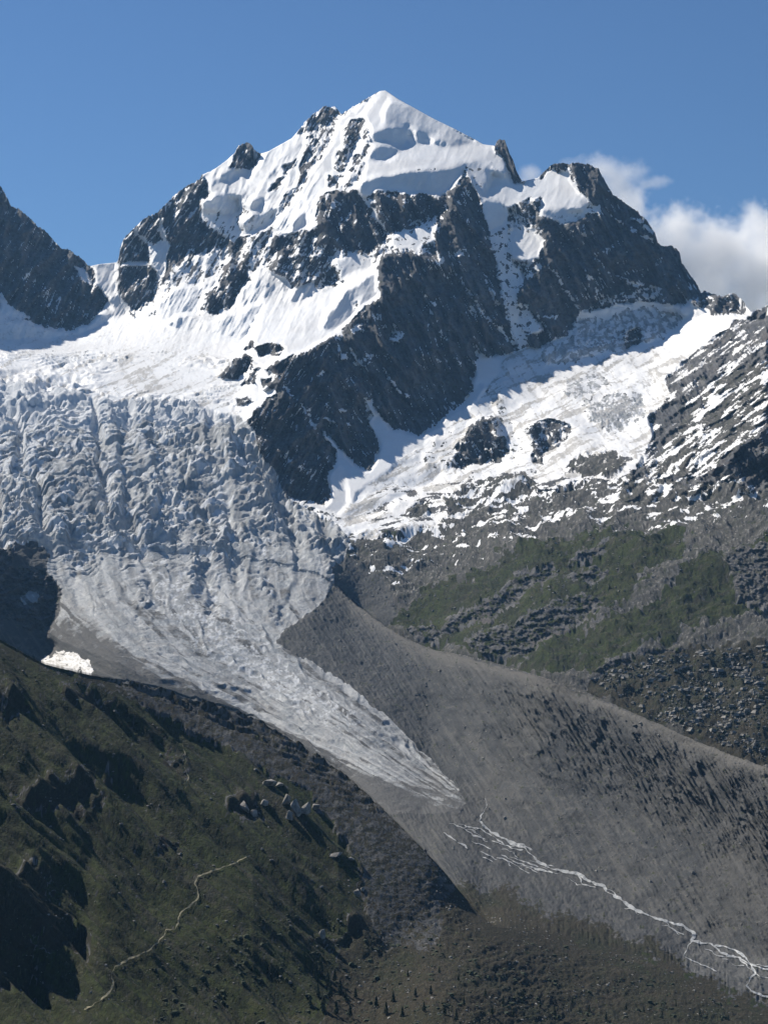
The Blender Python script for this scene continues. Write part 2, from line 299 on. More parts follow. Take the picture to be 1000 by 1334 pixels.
# grass
reg([(680,872),(720,845),(790,805),(860,770),(900,735),(940,712),(1000,692),(1210,690),(1210,800),(1000,800),(900,825),(820,850),(770,868),(720,878)], GRASS, 0, None, None, 7, 2)
reg([(505,812),(535,785),(600,750),(660,722),(720,700),(790,685),(860,690),(900,700),(850,740),(800,790),(740,835),(690,872),(640,860),(560,840)], GRASS, 0, None, None, 12, 2)
# outcrops
for q in ([(575,812),(610,792),(640,778),(668,748),(690,742),(715,738),(725,748),(700,765),(690,775),(660,790),(640,805),(600,815),(580,825)],
          [(520,820),(560,808),(580,820),(570,835),(540,832)],
          [(600,835),(650,815),(690,800),(720,782),(760,772),(788,785),(780,800),(745,815),(715,828),(690,855),(655,858),(625,848)],
          [(738,728),(770,712),(792,704),(792,714),(770,725),(750,732)],
          [(740,745),(765,735),(790,748),(775,762),(750,758)]):
    reg(q, ROCK, 0, 42, -18, 6)
reg([(940,720),(960,708),(1000,705),(1210,710),(1210,800),(1000,795),(972,790),(958,770),(950,745)], ROCK, 0, 40, -15, 7)
reg([(760,882),(800,866),(860,850),(930,838),(1000,838),(1210,850),(1210,1090),(1000,1000),(850,938),(760,898)], HEATH, 0, None, None, 6, 2)
reg([(765,872),(800,858),(860,845),(900,840),(870,852),(820,866),(790,878)], ROCK, 0, 62, 10, 4, 2)
# --- glacier
GL = reg([(-210,515),(0,497),(50,503),(100,516),(150,524),(200,520),(250,525),(300,540),(325,548),(338,590),(366,628),(375,648),(400,665),(440,684),(455,705),(446,742),(420,785),(395,805),(370,818),(360,835),(385,852),(440,882),(500,930),(545,975),(590,1018),(606,1045),(590,1070),(480,1060),(330,960),(200,905),(130,880),(100,850),(62,830),(75,800),(82,770),(58,738),(25,715),(-210,695)], ICE, 0, None, None, 3)
snow[GL] = 0
reg([(-210,700),(20,714),(55,737),(80,770),(72,800),(58,828),(75,842),(60,860),(0,835),(-210,720)], ROCK, 0, 66, 55, 4, 1)
reg([(28,778),(40,768),(50,775),(50,785),(30,790)], ICE, 0, 45, 0, 3, 1)
reg([(0,800),(60,826),(100,842),(140,858),(200,885),(270,905),(330,932),(330,960),(0,860)], DEB, 0, None, None, 3, 1)
reg([(50,862),(66,852),(84,850),(102,850),(116,862),(124,880),(90,878)], DEB, .72, None, None, 5, 1)
reg([(20,712),(45,700),(62,715),(62,745),(40,745),(15,735)], DEB, 0, None, None, 4)
# --- moraine and valley
MOR = reg([(360,836),(372,818),(396,806),(420,786),(446,742),(460,735),(470,770),(500,815),(560,845),(700,880),(850,940),(1000,1001),(1210,1100),(1210,1420),(1000,1312),(885,1262),(720,1215),(578,1185),(560,1110),(480,1060),(600,1060),(606,1045),(590,1018),(545,975),(500,930),(440,882),(385,852)], DEB, 0, None, None, 2, 1)
reg([(430,745),(450,720),(470,740),(500,760),(520,800),(500,815),(465,790),(440,765)], DEB, 0, None, None, 3)
reg([(890,1228),(905,1222),(960,1240),(1000,1250),(1210,1290),(1210,1420),(1000,1312),(930,1282),(888,1258)], GRAVEL, 0, None, None, 2, 1)
# --- foreground
FG = LAB == 0
kind[FG] = GRASS; snow[FG] = 0
alp[FG] = np.nan; bet[FG] = np.nan; rid[FG] = -1
reg([(60,866),(120,878),(330,930),(440,995),(556,1105),(578,1180),(640,1200),(1210,1390),(1210,1510),(300,1510),(420,1330),(440,1240),(475,1180),(465,1130),(440,1080),(400,1030),(350,1003),(300,975),(200,925),(130,892)], HEATH, 0, None, None, 6, 0)
reg([(110,868),(330,918),(440,983),(562,1090),(596,1140),(590,1190),(575,1215),(555,1230),(500,1240),(478,1180),(470,1130),(440,1080),(400,1030),(350,1003),(300,975),(200,925)], DEB, 0, None, None, 5, 0)
reg([(573,1172),(600,1152),(650,1160),(700,1178),(760,1200),(820,1222),(872,1244),(905,1268),(960,1290),(1210,1400),(1210,1440),(800,1300),(575,1230)], HEATH, 0, None, None, 22)
# hollows and small cliffs that lie in the shade on the near slope
for q in ([(-10,1130),(30,1125),(60,1140),(90,1200),(120,1250),(80,1255),(40,1230),(50,1290),(-10,1290)], [(20,1030),(60,1015),(120,1030),(140,1060),(100,1065),(60,1050),(20,1060)],
          [(190,1082),(215,1075),(235,1090),(230,1115),(205,1108)], [(70,900),(110,890),(150,915),(130,925),(90,915)], [(215,975),(235,978),(245,1000),(225,1005)], [(0,905),(25,900),(40,930),(0,940)],
          [(410,1210),(440,1205),(470,1190),(480,1215),(440,1230),(412,1228)], [(90,1010),(140,1000),(130,1040),(100,1040)], [(290,1035),(320,1030),(345,1050),(330,1068),(295,1055)]):
    reg(q, HEATH, 0, 44, 52, 13, 0)
snow_noshade = snow.copy()
# ------------------------------------------------------------------ depth by least squares on the wanted slopes
tanE = ray(gx, gy)[1]
Pm = Y0/FPX
gy_t = np.where(np.isnan(alp), 0, Pm/(np.maximum(np.tan(np.radians(np.where(np.isnan(alp), 45, alp)))-tanE, .12)))
gx_t = np.where(np.isnan(bet), 0, Pm*np.tan(np.radians(np.where(np.isnan(bet), 0, bet))))
dX = np.diff(Y0, axis=1, append=Y0[:, -1:]); dU = -np.diff(Y0, axis=0, append=Y0[-1:, :])   # dU: rising towards the top of the frame
mA = blur((~np.isnan(alp)).astype(float), 2); mB = mA
GX = dX*(1-mB) + blur(gx_t, 2)/np.maximum(blur((~np.isnan(bet)).astype(float), 2), .05)*mB
GU = dU*(1-mA) + blur(gy_t, 2)/np.maximum(blur((~np.isnan(alp)).astype(float), 2), .05)*mA
h2 = lambda a: a[:H//2*2:2, :W//2*2:2]
Y0h, LBh, RDh = h2(blur(Y0, 0)), h2(LAB), h2(rid)
GXh, GUh = 2*h2(GX), 2*h2(GU)
fix = h2((~np.isnan(alp)) | (~np.isnan(bet)))
Hh, Wh = Y0h.shape
dXh = np.diff(Y0h, axis=1, append=Y0h[:, -1:]); dUh = -np.diff(Y0h, axis=0, append=Y0h[-1:, :])
sx_ = LBh != np.roll(LBh, -1, 1); sy_ = LBh != np.roll(LBh, -1, 0)
GXh = np.where(sx_, dXh, GXh); GUh = np.where(sy_, dUh, GUh)
base = np.where(fix | (LBh == 0), 1.0, .22)
ex = (RDh != np.roll(RDh, -1, 1)); ey = (RDh != np.roll(RDh, -1, 0))
ew = blur((ex | ey).astype(float), 1) > .1
WX = np.where(ew, .05, base); WY = np.where(ew, .05, base)
xh = h2(gx)
big = np.abs(dUh) > 60                                            # a real jump hidden behind a crest
bigc = (np.where(sy_ & big, 1.0, 0).max(0) > 0)[None, :]
WX = np.where(sx_ & bigc, .0008, np.where(sx_, 1, WX)); WY = np.where(sy_ & big, .0008, np.where(sy_, 1, WY))
WX[:, -1] = 0; WY[-1, :] = 0
GYh = -GUh
LAM = np.where(fix, 1/220.0**2, 1/110.0**2)*4
LAM0 = 4/200.0**2
def DT(ax_, ay_):
    o = -ax_-ay_; o[:, 1:] += ax_[:, :-1]; o[1:, :] += ay_[:-1, :]; return o
def OP(Y):
    return LAM*Y + DT(WX*np.diff(Y, axis=1, append=Y[:, -1:]), WY*np.diff(Y, axis=0, append=Y[-1:, :]))
kyh = 2-2*np.cos(np.pi*np.arange(2*Hh)/Hh); kxh = 2-2*np.cos(np.pi*np.arange(Wh+1)/Wh)
den_ = (LAM0 + .5*(kyh[:, None]+kxh[None, :]))
def PRE(r):
    m = np.concatenate([r, r[::-1]], 0); m = np.concatenate([m, m[:, ::-1]], 1)
    return np.fft.irfft2(np.fft.rfft2(m)/den_, s=(2*Hh, 2*Wh))[:Hh, :Wh]
bb = LAM*Y0h + DT(WX*GXh, WY*GYh)
Yk = Y0h.copy(); rk = bb-OP(Yk); zk = PRE(rk); pk = zk.copy(); rz = (rk*zk).sum()
for it in range(34):
    Ap = OP(pk); al_ = rz/(pk*Ap).sum(); Yk += al_*pk; rk -= al_*Ap
    zk = PRE(rk); rz2 = (rk*zk).sum(); pk = zk + rz2/rz*pk; rz = rz2
def up2(a):
    o = np.empty((H, W)); yi = np.clip(np.arange(H)/2.0, 0, Hh-1.001); xi = np.clip(np.arange(W)/2.0, 0, Wh-1.001)
    i0 = yi.astype(int); f = (yi-i0)[:, None]; r = a[i0]*(1-f)+a[i0+1]*f
    j0 = xi.astype(int); g_ = (xi-j0)[None, :]; return r[:, j0]*(1-g_)+r[:, j0+1]*g_
YD = up2(Yk)
# ------------------------------------------------------------------ mesh grid
cols = np.concatenate([np.arange(-205, -16, 3.0), np.arange(-16, 1017, 1.3), np.arange(1018, 1206, 3.0)])
NA, NB, NC, NH, NK = 330, 235, 540, 5, 8
def bil(a, px, py):
    x = np.clip(px-X0, 0, W-1.001); y = np.clip(py-YT, 0, H-1.001)
    i = x.astype(int); j = y.astype(int); fx = x-i; fy = y-j
    return (a[j, i]*(1-fx)+a[j, i+1]*fx)*(1-fy) + (a[j+1, i]*(1-fx)+a[j+1, i+1]*fx)*fy
def near(a, px, py): return a[np.clip(np.rint(py-YT).astype(int), 0, H-1), np.clip(np.rint(px-X0).astype(int), 0, W-1)]
n1 = .7*perlin(cols/14, cols*0, 5)+.35*perlin(cols/4, cols*0, 6)
c1 = np.interp(cols, *np.array(C1, float).T) + n1
c2 = np.interp(cols, *np.array(C2, float).T) + 0.8*perlin(cols/12, cols*0+3, 8)
sk = np.interp(cols, *np.array(SKY, float).T) + 0.0
rocky_sky = near(snow, cols, sk+4) < .5
sk = sk + np.where(rocky_sky, 1.6*perlin(cols/4.0, cols*0+9, 4)+.9*perlin(cols/1.9, cols*0+9, 14), .15*perlin(cols/14, cols*0+9, 4))
_k = np.interp(np.arange(-260, 1261), cols, sk); _k = np.convolve(np.pad(_k, 40, mode='edge'), np.hanning(83)/np.hanning(83).sum(), 'same')[40:-40]; skS = np.interp(cols, np.arange(-260, 1261), _k)
PX = []; PY = []; SY = []; HID = []; SEG = []
tA = np.linspace(0, 1, NA)
for t in tA:                                   # foreground, bottom to crest
    tt = t
    PX.append(cols); y = 1508+(c1-1508)*tt; PY.append(y); SY.append(np.maximum(y, c1+1.5)); HID.append(0*cols); SEG.append(0)
for k in range(NH): PX.append(cols); PY.append(c1); SY.append(c1); HID.append(0*cols+(k+1)/(NH+1)); SEG.append(1)
for t in np.linspace(0, 1, NB):
    y = c1+(c2-c1)*t; PX.append(cols); PY.append(y); SY.append(np.clip(y, c2+1.5, c1-2.5)); HID.append(0*cols); SEG.append(2)
for k in range(NH): PX.append(cols); PY.append(c2); SY.append(c2); HID.append(0*cols+(k+1)/(NH+1)); SEG.append(3)
for t in np.linspace(0, 1, NC):
    y = c2+(skS-c2)*t+(sk-skS)*t**6; PX.append(cols); PY.append(y); SY.append(np.minimum(y, c2-2.5)); HID.append(0*cols); SEG.append(4)
for k in range(NK): PX.append(cols); PY.append(sk); SY.append(sk); HID.append(0*cols+(k+1)); SEG.append(5)
PX = np.array(PX); PY = np.array(PY); SY = np.array(SY); HID = np.array(HID); SEG = np.array(SEG)
YY = bil(YD, PX, SY)
def cont(rows, seam_, sgn, off=4.5):
    d_ = (SY[rows]-seam_)*sgn; m_ = (d_ < off) & (np.abs(bil(YD, cols, seam_+6)-bil(YD, cols, seam_-6)) > 110)[None, :]
    a_ = bil(YD, PX[rows], seam_+sgn*off+0*PX[rows]); b_ = bil(YD, PX[rows], seam_+sgn*(off+5)+0*PX[rows])
    YY[rows] = np.where(m_, a_+(a_-b_)/5*(off-d_), YY[rows])
cont(slice(0, NA+NH), c1, 1); cont(slice(NA+NH, NA+NH+NB), c1, -1); cont(slice(NA+NH, NA+NH+NB+NH), c2, 1); cont(slice(NA+NH+NB+NH, NA+2*NH+NB+NC), c2, -1)
iA = NA-1; iB0 = NA+NH; iB1 = iB0+NB-1; iC0 = iB1+1+NH; iC1 = iC0+NC-1
for k in range(NH):
    t = (k+1)/(NH+1)
    YY[NA+k] = YY[iA]*(1-t)+YY[iB0]*t
    YY[iB1+1+k] = YY[iB1]*(1-t)+YY[iC0]*t
for k in range(NK): YY[iC1+1+k] = YY[iC1]+ (k+1)**1.5*30
def fld(a): return bil(blur(a.astype(float), 1), PX, SY)
kd = near(kind, PX, SY)
wk = [fld(kind == k) for k in range(7)]
_soft = (LAB <= 1) & (gx > 520)
for _q in (HEATH, DEB): wk[_q] = np.where((SEG[:, None] <= 2) & (PX > 540) & (PY > 1080), bil(blur(blur((kind == _q).astype(float), 7), 7), PX, SY), wk[_q])
steep = fld(np.nan_to_num(alp, nan=30))
# ------------------------------------------------------------------ relief in depth and height
mpp = YY/FPX                                       # metres per pixel there
px, py = PX, SY
isS = fld(snow)
farm = (SEG[:, None] >= 4)*1.0
rockw = wk[ROCK]*sstep(.75, .35, isS)*farm*sstep(690, 650, SY)
# rock ribs: long ribs down to the lower right, with crossing blocks
def rot(ax, ay, ang): c, s = math.cos(ang), math.sin(ang); return px*c+py*s, -px*s+py*c
u, v = rot(1, 1, R(62))                          # u runs down and right
r1 = ridged(u/95, v/34, 21, 5, .52); r2 = ridged(px/30, py/38, 44, 5, .55); r3 = fbm(px/11, py/9, 61, 4, .6)
u2, v2 = rot(1, 1, R(118)); r4 = ridged(u2/70, v2/26, 71, 5, .52)
left = sstep(470, 380, px)
rib = (r1*(1-left)+r4*left)
r5 = ridged(u/14, v/9, 62, 3, .6)
dYr = -(rib*44 + r2*13 + r3*4 + r5*3.5)*rockw
dYs = -(fbm(px/60, py/60, 31, 4, .5)*16 + (ridged(u2/50, v2/16, 33, 3, .5)*5) + ridged(u2/46, v2/4.5, 34, 3, .5)*2.2*sstep(240, 300, py+.2*(400-px))) * farm*sstep(.5, .9, isS)*sstep(480, 400, py)*(.35+.65*sstep(440, 400, px))
# summit facets: arete below the summit
dY = dYr + dYs
dY = dY - wk[ROCK]*(SEG[:, None] == 2)*(ridged(px/20, py/13, 91, 4, .6)*16 + ridged(px/7, py/5, 92, 3, .6)*4)
# strips on the right ridge
u3, v3 = rot(1, 1, R(-36))
rr = fld(RR)
str3 = ridged(u3/80, v3/17, 81, 5, .55); dY = dY - rr*(str3*16 + fbm(u3/60, v3/22, 83, 4, .6)*24)
# glacier flow coordinates
xc = L([(400,180),(520,210),(650,235),(780,262),(850,330),(920,430),(1000,540),(1050,612)], 0) if False else np.interp(py, [400,520,650,780,850,920,1000,1050], [180,210,235,262,330,430,540,612])
wg = np.interp(py, [400,520,650,780,850,920,1000,1050], [260,250,220,200,190,150,90,60])
ug = (px-xc)/wg
ice = fld(GL)
dZ = np.zeros_like(YY)
fall = ice*sstep(505, 530, py+.02*px)*sstep(800, 665, py + 75*fbm(px/42, py/80, 7, 3)+.1*(px-200))
wob = fbm(px/50, py/50, 41, 3)*14
ui, vi = rot(1, 1, R(-16))
tilt = sstep(230, 60, px)*.5
ser = ridged((ui+wob)/24, (vi+wob*.6)/7.5, 47, 5, .58); ser2 = fbm((px+wob)/52, py/24, 49, 4, .55)
ser3 = ridged((px-.5*py)/17, (py+.5*px)/15, 57, 4, .6)
blk = fbm(px/7, py/3.4, 53, 3, .6)
serac_amt = np.clip(.75+.9*fbm(px/90, py/70, 59, 2), .25, 1.5)
def stairs(v_, sharp=.2):
    f = v_-np.floor(v_); return sstep(0, sharp, 1-f) - (1-f)
w1 = fbm(px/120, py/50, 141, 5, .5); w2 = fbm(px/38, py/11, 147, 4, .5)
st1 = stairs(vi/15 + w1*2.4 + w2*.5 + .02*px*tilt); st2 = stairs(vi/6.6 + w1*3.0 + w2*.6 + .02*px*tilt)
amp1 = np.clip(.5+1.2*fbm(px/60, py/20, 151, 4), .1, 1.4); amp2 = np.clip(.5+1.2*fbm(px/34, py/9, 153, 4), .1, 1.4)
vq = vi/6.2 + w1*2.0 + w2*.25 + .02*px*tilt; dq = np.abs(vq-np.floor(vq)-.5)
order = np.clip(sstep(260, 120, px)+sstep(600, 520, py), 0, 1)
crev = sstep(.3, .04, dq)*sstep(-.15, .25, fbm(ui/26, vi/5, 171, 3))
dZ -= fall*crev*(5+8*order)
dZ += fall*(serac_amt*(1-.35*order)*(st1*21*amp1 + st2*9*amp2 + ser3*2*sstep(120, 240, px)) + ser2*13 + blk*.6 - sstep(.35, .95, ridged((px-.18*py+26*fbm(px/70, py/90, 161, 3))/62, py/230, 163, 2, .4)+.9)*17)
long_ = ridged(ug*6+.7*fbm(px/50, py/50, 2, 3), py/160, 63, 3, .5)          # flow bands
tong = ice*(1-fall/(np.maximum(fall.max(), 1)))*sstep(640, 760, py)
dZ += ice*sstep(560, 700, py)*long_*3.5*sstep(1040, 960, py)
tc = ridged(ug*2.0+2.2*ug*ug+wob*.02, (py+55*ug*ug+wob*.6)/9, 65, 4, .55)
dZ += tong*(tc*1.1*np.clip(.4+fbm(px/70, py/40, 66, 2)*1.5, 0, 1.4) + fbm(px/30, py/10, 67, 4, .5)*1.4)
# upper crevassed snow
upc = sstep(448, 475, py)*sstep(560, 525, py)*sstep(345, 300, px)*farm
cre = ridged((px+wob*1.5)/42, (py-.05*px)/6.2, 69, 3, .55)
dZ += upc*stairs(py/6.5+w1*2.4+w2*.5)*9*np.clip(.3+1.3*fbm(px/80, py/30, 70, 2), 0, 1.2)
dZ += upc*sstep(160, 60, px)*sstep(470, 500, py)*fbm(px/45, py/18, 72, 4, .55)*26
# basin on the right: gentle undulation and debris
bas = fld(BAS)
dZ += bas*(fbm(px/80, py/34, 73, 5, .48)*9)
# scree and grassy hillside
hs = farm*(wk[SCREE]+wk[GRASS]+wk[HEATH])*sstep(560, 640, py)
dZ += hs*(fbm(px/90, py/40, 75, 6, .55)*16 + ridged(px/40, py/16, 76, 4, .55)*5)
outc = farm*wk[ROCK]*sstep(690, 700, py)
dY -= outc*(ridged(px/26, py/13, 77, 4, .62)*5 + ridged((px+py*.6)/10, (py-px*.4)/4.5, 79, 3, .6)*3.5)
hb = farm*wk[HEATH]; dZ += hb*fbm(px/9, py/6, 78, 3, .6)*3
# moraine with its gullies
mor = fld(MOR)*(SEG[:, None] == 2)
crest = np.interp(px, *np.array(C2, float).T); dcr = py-crest
um, vm = rot(1, 1, R(57))
gul = ridged(um/60+.3*fbm(px/30, py/30, 2, 2), vm/6.5+.10*fbm(px/14, py/14, 5, 2), 85, 4, .55)
gmask = sstep(560, 680, px)*sstep(4, 30, dcr)*sstep(150, 95, dcr-.02*(px-700)) 
deep = sstep(640, 690, px)*np.exp(-((dcr-52-.06*(px-700))/20.0)**2)
dYm = -(gul*(3.6+8*gmask+14*deep*np.clip(.6+.9*fbm(px/40, py/30, 88, 2), .2, 1.4))) - fbm(px/70, py/50, 87, 5, .5)*9
dY += mor*dYm*sstep(-1, 12, dcr)*sstep(0, 60, np.interp(px, *np.array(C1, float).T)-py+40)
valw = mor*sstep(110, 200, dcr)
dZ += mor*fbm(px/14, py/9, 89, 4, .6)*1.0
# foreground relief
fg = (SEG[:, None] == 0)*1.0
cr1 = np.interp(px, *np.array(C1, float).T); dc1 = py-cr1
fadec = sstep(0, 40, dc1)
uf, vf = rot(1, 1, R(40))
fgl = sstep(560, 420, px+.5*(py-1180))
us, vs_ = rot(1, 1, R(43))
hump = fbm(us/330, vs_/40, 101, 5, .5)
dZ += fg*fadec*(1-.85*wk[DEB])*(fgl*(hump*14 + ridged(us/220, vs_/13, 103, 3, .45)*1.5 + fbm(px/18, py/9, 104, 4, .55)*.35) + (1-fgl)*(fbm(px/70, py/26, 105, 6, .5)*2.2+fbm(px/9, py/6, 106, 3, .6)*1.0))
debf = fg*wk[DEB]; dZ += debf*fbm(px/12, py/9, 107, 4, .6)*(.6+2.2*sstep(540, 590, px))*fadec
g_a = fbm(px/3.2, py/2.6, 301, 3, .7); g_b = fbm(px/10, py/7, 303, 4, .65); g_c = fbm(px/34, py/24, 305, 4, .6)
dZ += g_a*np.where(SEG[:, None] < 1, .00016, np.where(SEG[:, None] < 3, .0003, .0005))*YY*np.where(isS > .6, .12, 1.0)*(1-ice*.6)*sstep(0, 12, np.abs(dc1))
streak_a = fbm(us/130, vs_/6, 307, 5, .6)*.9+.4*fbm(us/200, vs_/30, 308, 3, .5)
YY2 = YY + dY
A, E = ray(PX, PY)
Z = YY2*E + dZ*np.where(HID > 0, 0, 1)
Xw = YY2*A
_wc = sstep(625, 665, cols)                       # the near ground runs on into the valley floor without a step
for _k2 in range(70):
    _f = _wc*math.exp(-_k2/16.0)
    if _k2 == 0: _d = (Xw[iA]-Xw[iB0], YY2[iA]-YY2[iB0], Z[iA]-Z[iB0])
    Xw[iB0+_k2] += _d[0]*_f; YY2[iB0+_k2] += _d[1]*_f; Z[iB0+_k2] += _d[2]*_f
for k in range(NH):
    t = (k+1)/(NH+1)
    d1 = np.clip((YY2[iB0]-YY2[iA]-80)*.28, 0, 130); d2 = np.clip((YY[iC0]-YY[iB1])*.28, 0, 60)
    for base, d, a0, b0 in ((NA, d1, iA, iB0), (iB1+1, d2, iB1, iC0)):
        i = base+k
        YY2[i] = YY2[a0]*(1-t)+YY2[b0]*t; Z[i] = Z[a0]*(1-t)+Z[b0]*t - d*math.sin(math.pi*t)**.8
        Xw[i] = Xw[a0]*(1-t)+Xw[b0]*t
for k in range(NK):
    i = iC1+1+k; YY2[i] = YY2[iC1] + 40*(k+1)**1.6; Z[i] = Z[iC1] - 45*(k+1)**1.6
    Xw[i] = Xw[iC1]*(1+.002*k)
for _a in (Xw, YY2, Z):
    _lo, _hi = iA-3, iB0+4
    for _r in range(_lo+1, _hi):
        _t = (_r-_lo)/(_hi-_lo); _a[_r] = _a[_r]*(1-_wc) + (_a[_lo]*(1-_t)+_a[_hi]*_t)*_wc
NR, NCOL = PX.shape
V = np.stack([Xw, YY2, Z], -1).reshape(-1, 3)
idx = np.arange(NR*NCOL).reshape(NR, NCOL)
# ------------------------------------------------------------------ cover decided per vertex
sn_n = fbm(px/9, py/7, 201, 5, .72)*.6
u4, v4 = rot(1, 1, R(118)); st_n = fbm(u4/26, v4/5, 203, 4, .62)*.5
sn_r = fbm(u3/60, v3/14, 205, 5, .68)*.55 + fbm(u3/34, v3/4.5, 206, 4, .65)*.5
patch = sstep(.02, .5, fbm(px/60, py/22, 207, 4, .6))
# slopes of the finished surface, for the way snow lies on ledges
gyZ = np.gradient(Z, axis=0); gyY = np.gradient(YY2, axis=0)
slp = np.degrees(np.arctan2(gyZ, np.maximum(gyY, 1e-3)))
ledge = np.clip((52-slp)/60.0, -.6, .6)
leftmix = sstep(560, 470, px)*sstep(450, 380, py)
nz = sn_n*(1-.6*leftmix)+st_n*leftmix*.8
nz = nz*(1-rr)+sn_r*rr
sv = isS + nz*np.where(isS > .9, .35, 1.0)*sstep(0, .06, isS) + ledge*.25*sstep(0.0, .1, isS)*(farm > 0)*(1-bas)
lines_ = np.where(px < 430, ridged(u2/44, v2/7, 351, 3, .55), ridged(u/44, v/7.5, 352, 3, .55)); sv = sv + rockw*(1-rr)*sstep(.28, .75, lines_ + .45*fbm(px/50, py/40, 353, 3))*np.where(px < 430, .62, .55)
edge_ = farm*bas*sstep(585, 650, py+.12*(px-600))*sstep(455, 500, px)
sv = sv - edge_*(.1+.55*sstep(-.1, .6, fbm(px/34+py/60, py/8+px/60, 213, 5, .6)))
lowp = farm*sstep(610, 650, py)*(wk[SCREE])
sv = np.where(lowp > .5, isS + sstep(.0, .1, isS)*(fbm(px/38+py/60, py/11+px/90, 209, 5, .6)*.55+fbm(px/16+py/30, py/4+px/60, 210, 4, .62)*.45) - .18*sstep(680, 720, py), sv)
sv = np.where(farm > 0, sv, np.where(isS > .02, isS + fbm(px/9, py/5, 331, 4, .6)*.35, 0))
upper_ice = farm*upc
sv = np.clip((sv-.5)*3.5+.5, 0, 1)
noise_a = fbm(px/45, py/45, 221, 4)
attrs = {
 'grain': g_a*.5+.5, 'blotch': g_b*.5+.5, 'patchy': g_c*.5+.5, 'streaky': streak_a*.5+.5,
 'snow': sv, 'ice': wk[ICE], 'grass': wk[GRASS], 'debris': wk[DEB], 'scree': wk[SCREE], 'gravel': wk[GRAVEL], 'heath': wk[HEATH],
}
# dirt on the ice: margins and the snout
ed = sstep(.66, 1.1, np.abs(ug))*sstep(760, 850, py) + sstep(985, 1060, py)*.9 + .55*sstep(.1, .5, fbm(ug*10, py/150, 223, 3))*sstep(650, 800, py)
attrs['dirt'] = np.clip(ed, 0, 1)
attrs['scree'] = np.maximum(attrs['scree'], .56*outc); attrs['grass'] = np.maximum(attrs['grass'], .33*outc*sstep(950, 900, px))
ub, vb = rot(1, 1, R(52)); ub2, vb2 = rot(1, 1, R(-24))
dst = sstep(.0, .55, fbm(ub2/60, vb2/9, 341, 5, .62))*.8 + sstep(.1, .6, fbm(ub/50, vb/7, 343, 5, .6))*.5
attrs['dust'] = np.clip(dst, 0, 1)*farm*np.clip(bas*sstep(430, 470, py) + .55*upc + .35*sstep(380, 420, py)*sstep(340, 250, px), 0, 1)
attrs['heath'] = np.where(SEG[:, None] < 2, np.maximum(attrs['heath'], .52*wk[DEB]), attrs['heath'])
attrs['dust'] = np.maximum(attrs['dust'], (SEG[:, None] == 2)*(isS > .3)*np.clip(.5+.35*fbm(px/14, py/5, 355, 4, .6), 0, 1))
mstr = fbm(um/110, vm/5.5, 345, 5, .62)*.8 + .5*fbm(um/200, vm/26, 346, 3, .5)
istr = fbm(ug*16+wob*.03, py/120, 357, 5, .6)
attrs['streaky'] = np.where(ice > .5, istr*.5+.5, np.where(SEG[:, None] == 2, mstr*.5+.5, np.where((SEG[:, None] > 2) & (py > 660), fbm(ub2/36, vb2/5, 349, 4, .62)*.5+.5, np.where(SEG[:, None] > 2, np.where(px < 430, fbm(u2/26, v2/5, 347, 4, .6), fbm(u/26, v/5, 348, 4, .6))*.5+.5, attrs['streaky']))))
crw = np.interp(px, [440, 600, 800, 1000], [14, 16, 16, 14])
attrs['crest'] = np.where(SEG[:, None] == 2, 1.15*np.exp(-(np.maximum(dcr, 0)/crw)**2)*mor, np.where(SEG[:, None] < 2, .8*np.exp(-(np.maximum(dc1, 0)/12)**2), 0))
vfr = lambda v_: v_-np.floor(v_)
cap = np.maximum(sstep(.75, .45, vfr(vi/15 + w1*2.4 + w2*.5 + .02*px*tilt))*amp1, sstep(.75, .45, vfr(vi/6.6 + w1*3.0 + w2*.6 + .02*px*tilt))*amp2)
attrs['fresh'] = np.clip(.42*tong*sstep(.5, .1, np.abs(ug+.1))*sstep(1020, 900, py) + fall*cap*(.65+.9*sstep(650, 520, py)*sstep(330, 60, px)+.5*fbm(px/60, py/45, 311, 3)) + sstep(600, 500, py+.14*px+25*g_c)*ice*1.3, 0, 1) + upc     # snow-covered parts of the icefall
# ------------------------------------------------------------------ split into named pieces of terrain
fk = np.zeros((NR-1, NCOL-1), np.int8)
names = ['mountain', 'mountain', 'snowfield', 'glacier', 'hillside', 'moraine', 'valley_floor', 'hillside', 'moraine', 'snowfield', 'snow_basin']
kdq = kd[:-1, :-1]; pxq = PX[:-1, :-1]; pyq = SY[:-1, :-1]; svq = sv[:-1, :-1]; segq = np.repeat(SEG[:-1, None], NCOL-1, 1)
fk[:] = 0
far = segq >= 3
fk[far & (pxq < 140) & (pyq < 445) & (svq < .5)] = 1
fk[far & (near(BAS, pxq, pyq)) & (pyq < 650) & ~near(RM, pxq, pyq)] = 10
fk[far & (pyq > 395) & (pxq < 345) & (pyq < 560) & (near(snow_noshade, pxq, pyq) > .7)] = 2
fk[far & (near(RR, pxq, pyq) | ((pyq > 640) & (pxq > 450)) | np.isin(kdq, [SCREE, GRASS, HEATH]) & (pyq > 640))] = 4
fk[(segq >= 1) & near(GL, pxq, pyq) & (kdq == ICE)] = 3
fk[(segq == 2) & ~((kdq == ICE) & near(GL, pxq, pyq))] = 5
fk[(segq == 2) & (near(MOR, pxq, pyq)) & ((pyq-np.interp(pxq, *np.array(C2, float).T)) > np.interp(pxq, [380,560,700,850,1000,1200], [400,190,215,225,225,240]))] = 6
fk[(segq == 2) & (kdq == GRAVEL)] = 6
fk[(segq == 2) & (kdq == ROCK)] = 0
fk[(segq == 2) & (pxq < 140) & (near(snow, pxq, pyq) > .9)] = 9
fk[segq <= 1] = 7
fk[(segq <= 1) & (kdq == DEB)] = 8
fk[segq == 5] = 0
quads = np.stack([idx[:-1, :-1], idx[:-1, 1:], idx[1:, 1:], idx[1:, :-1]], -1)
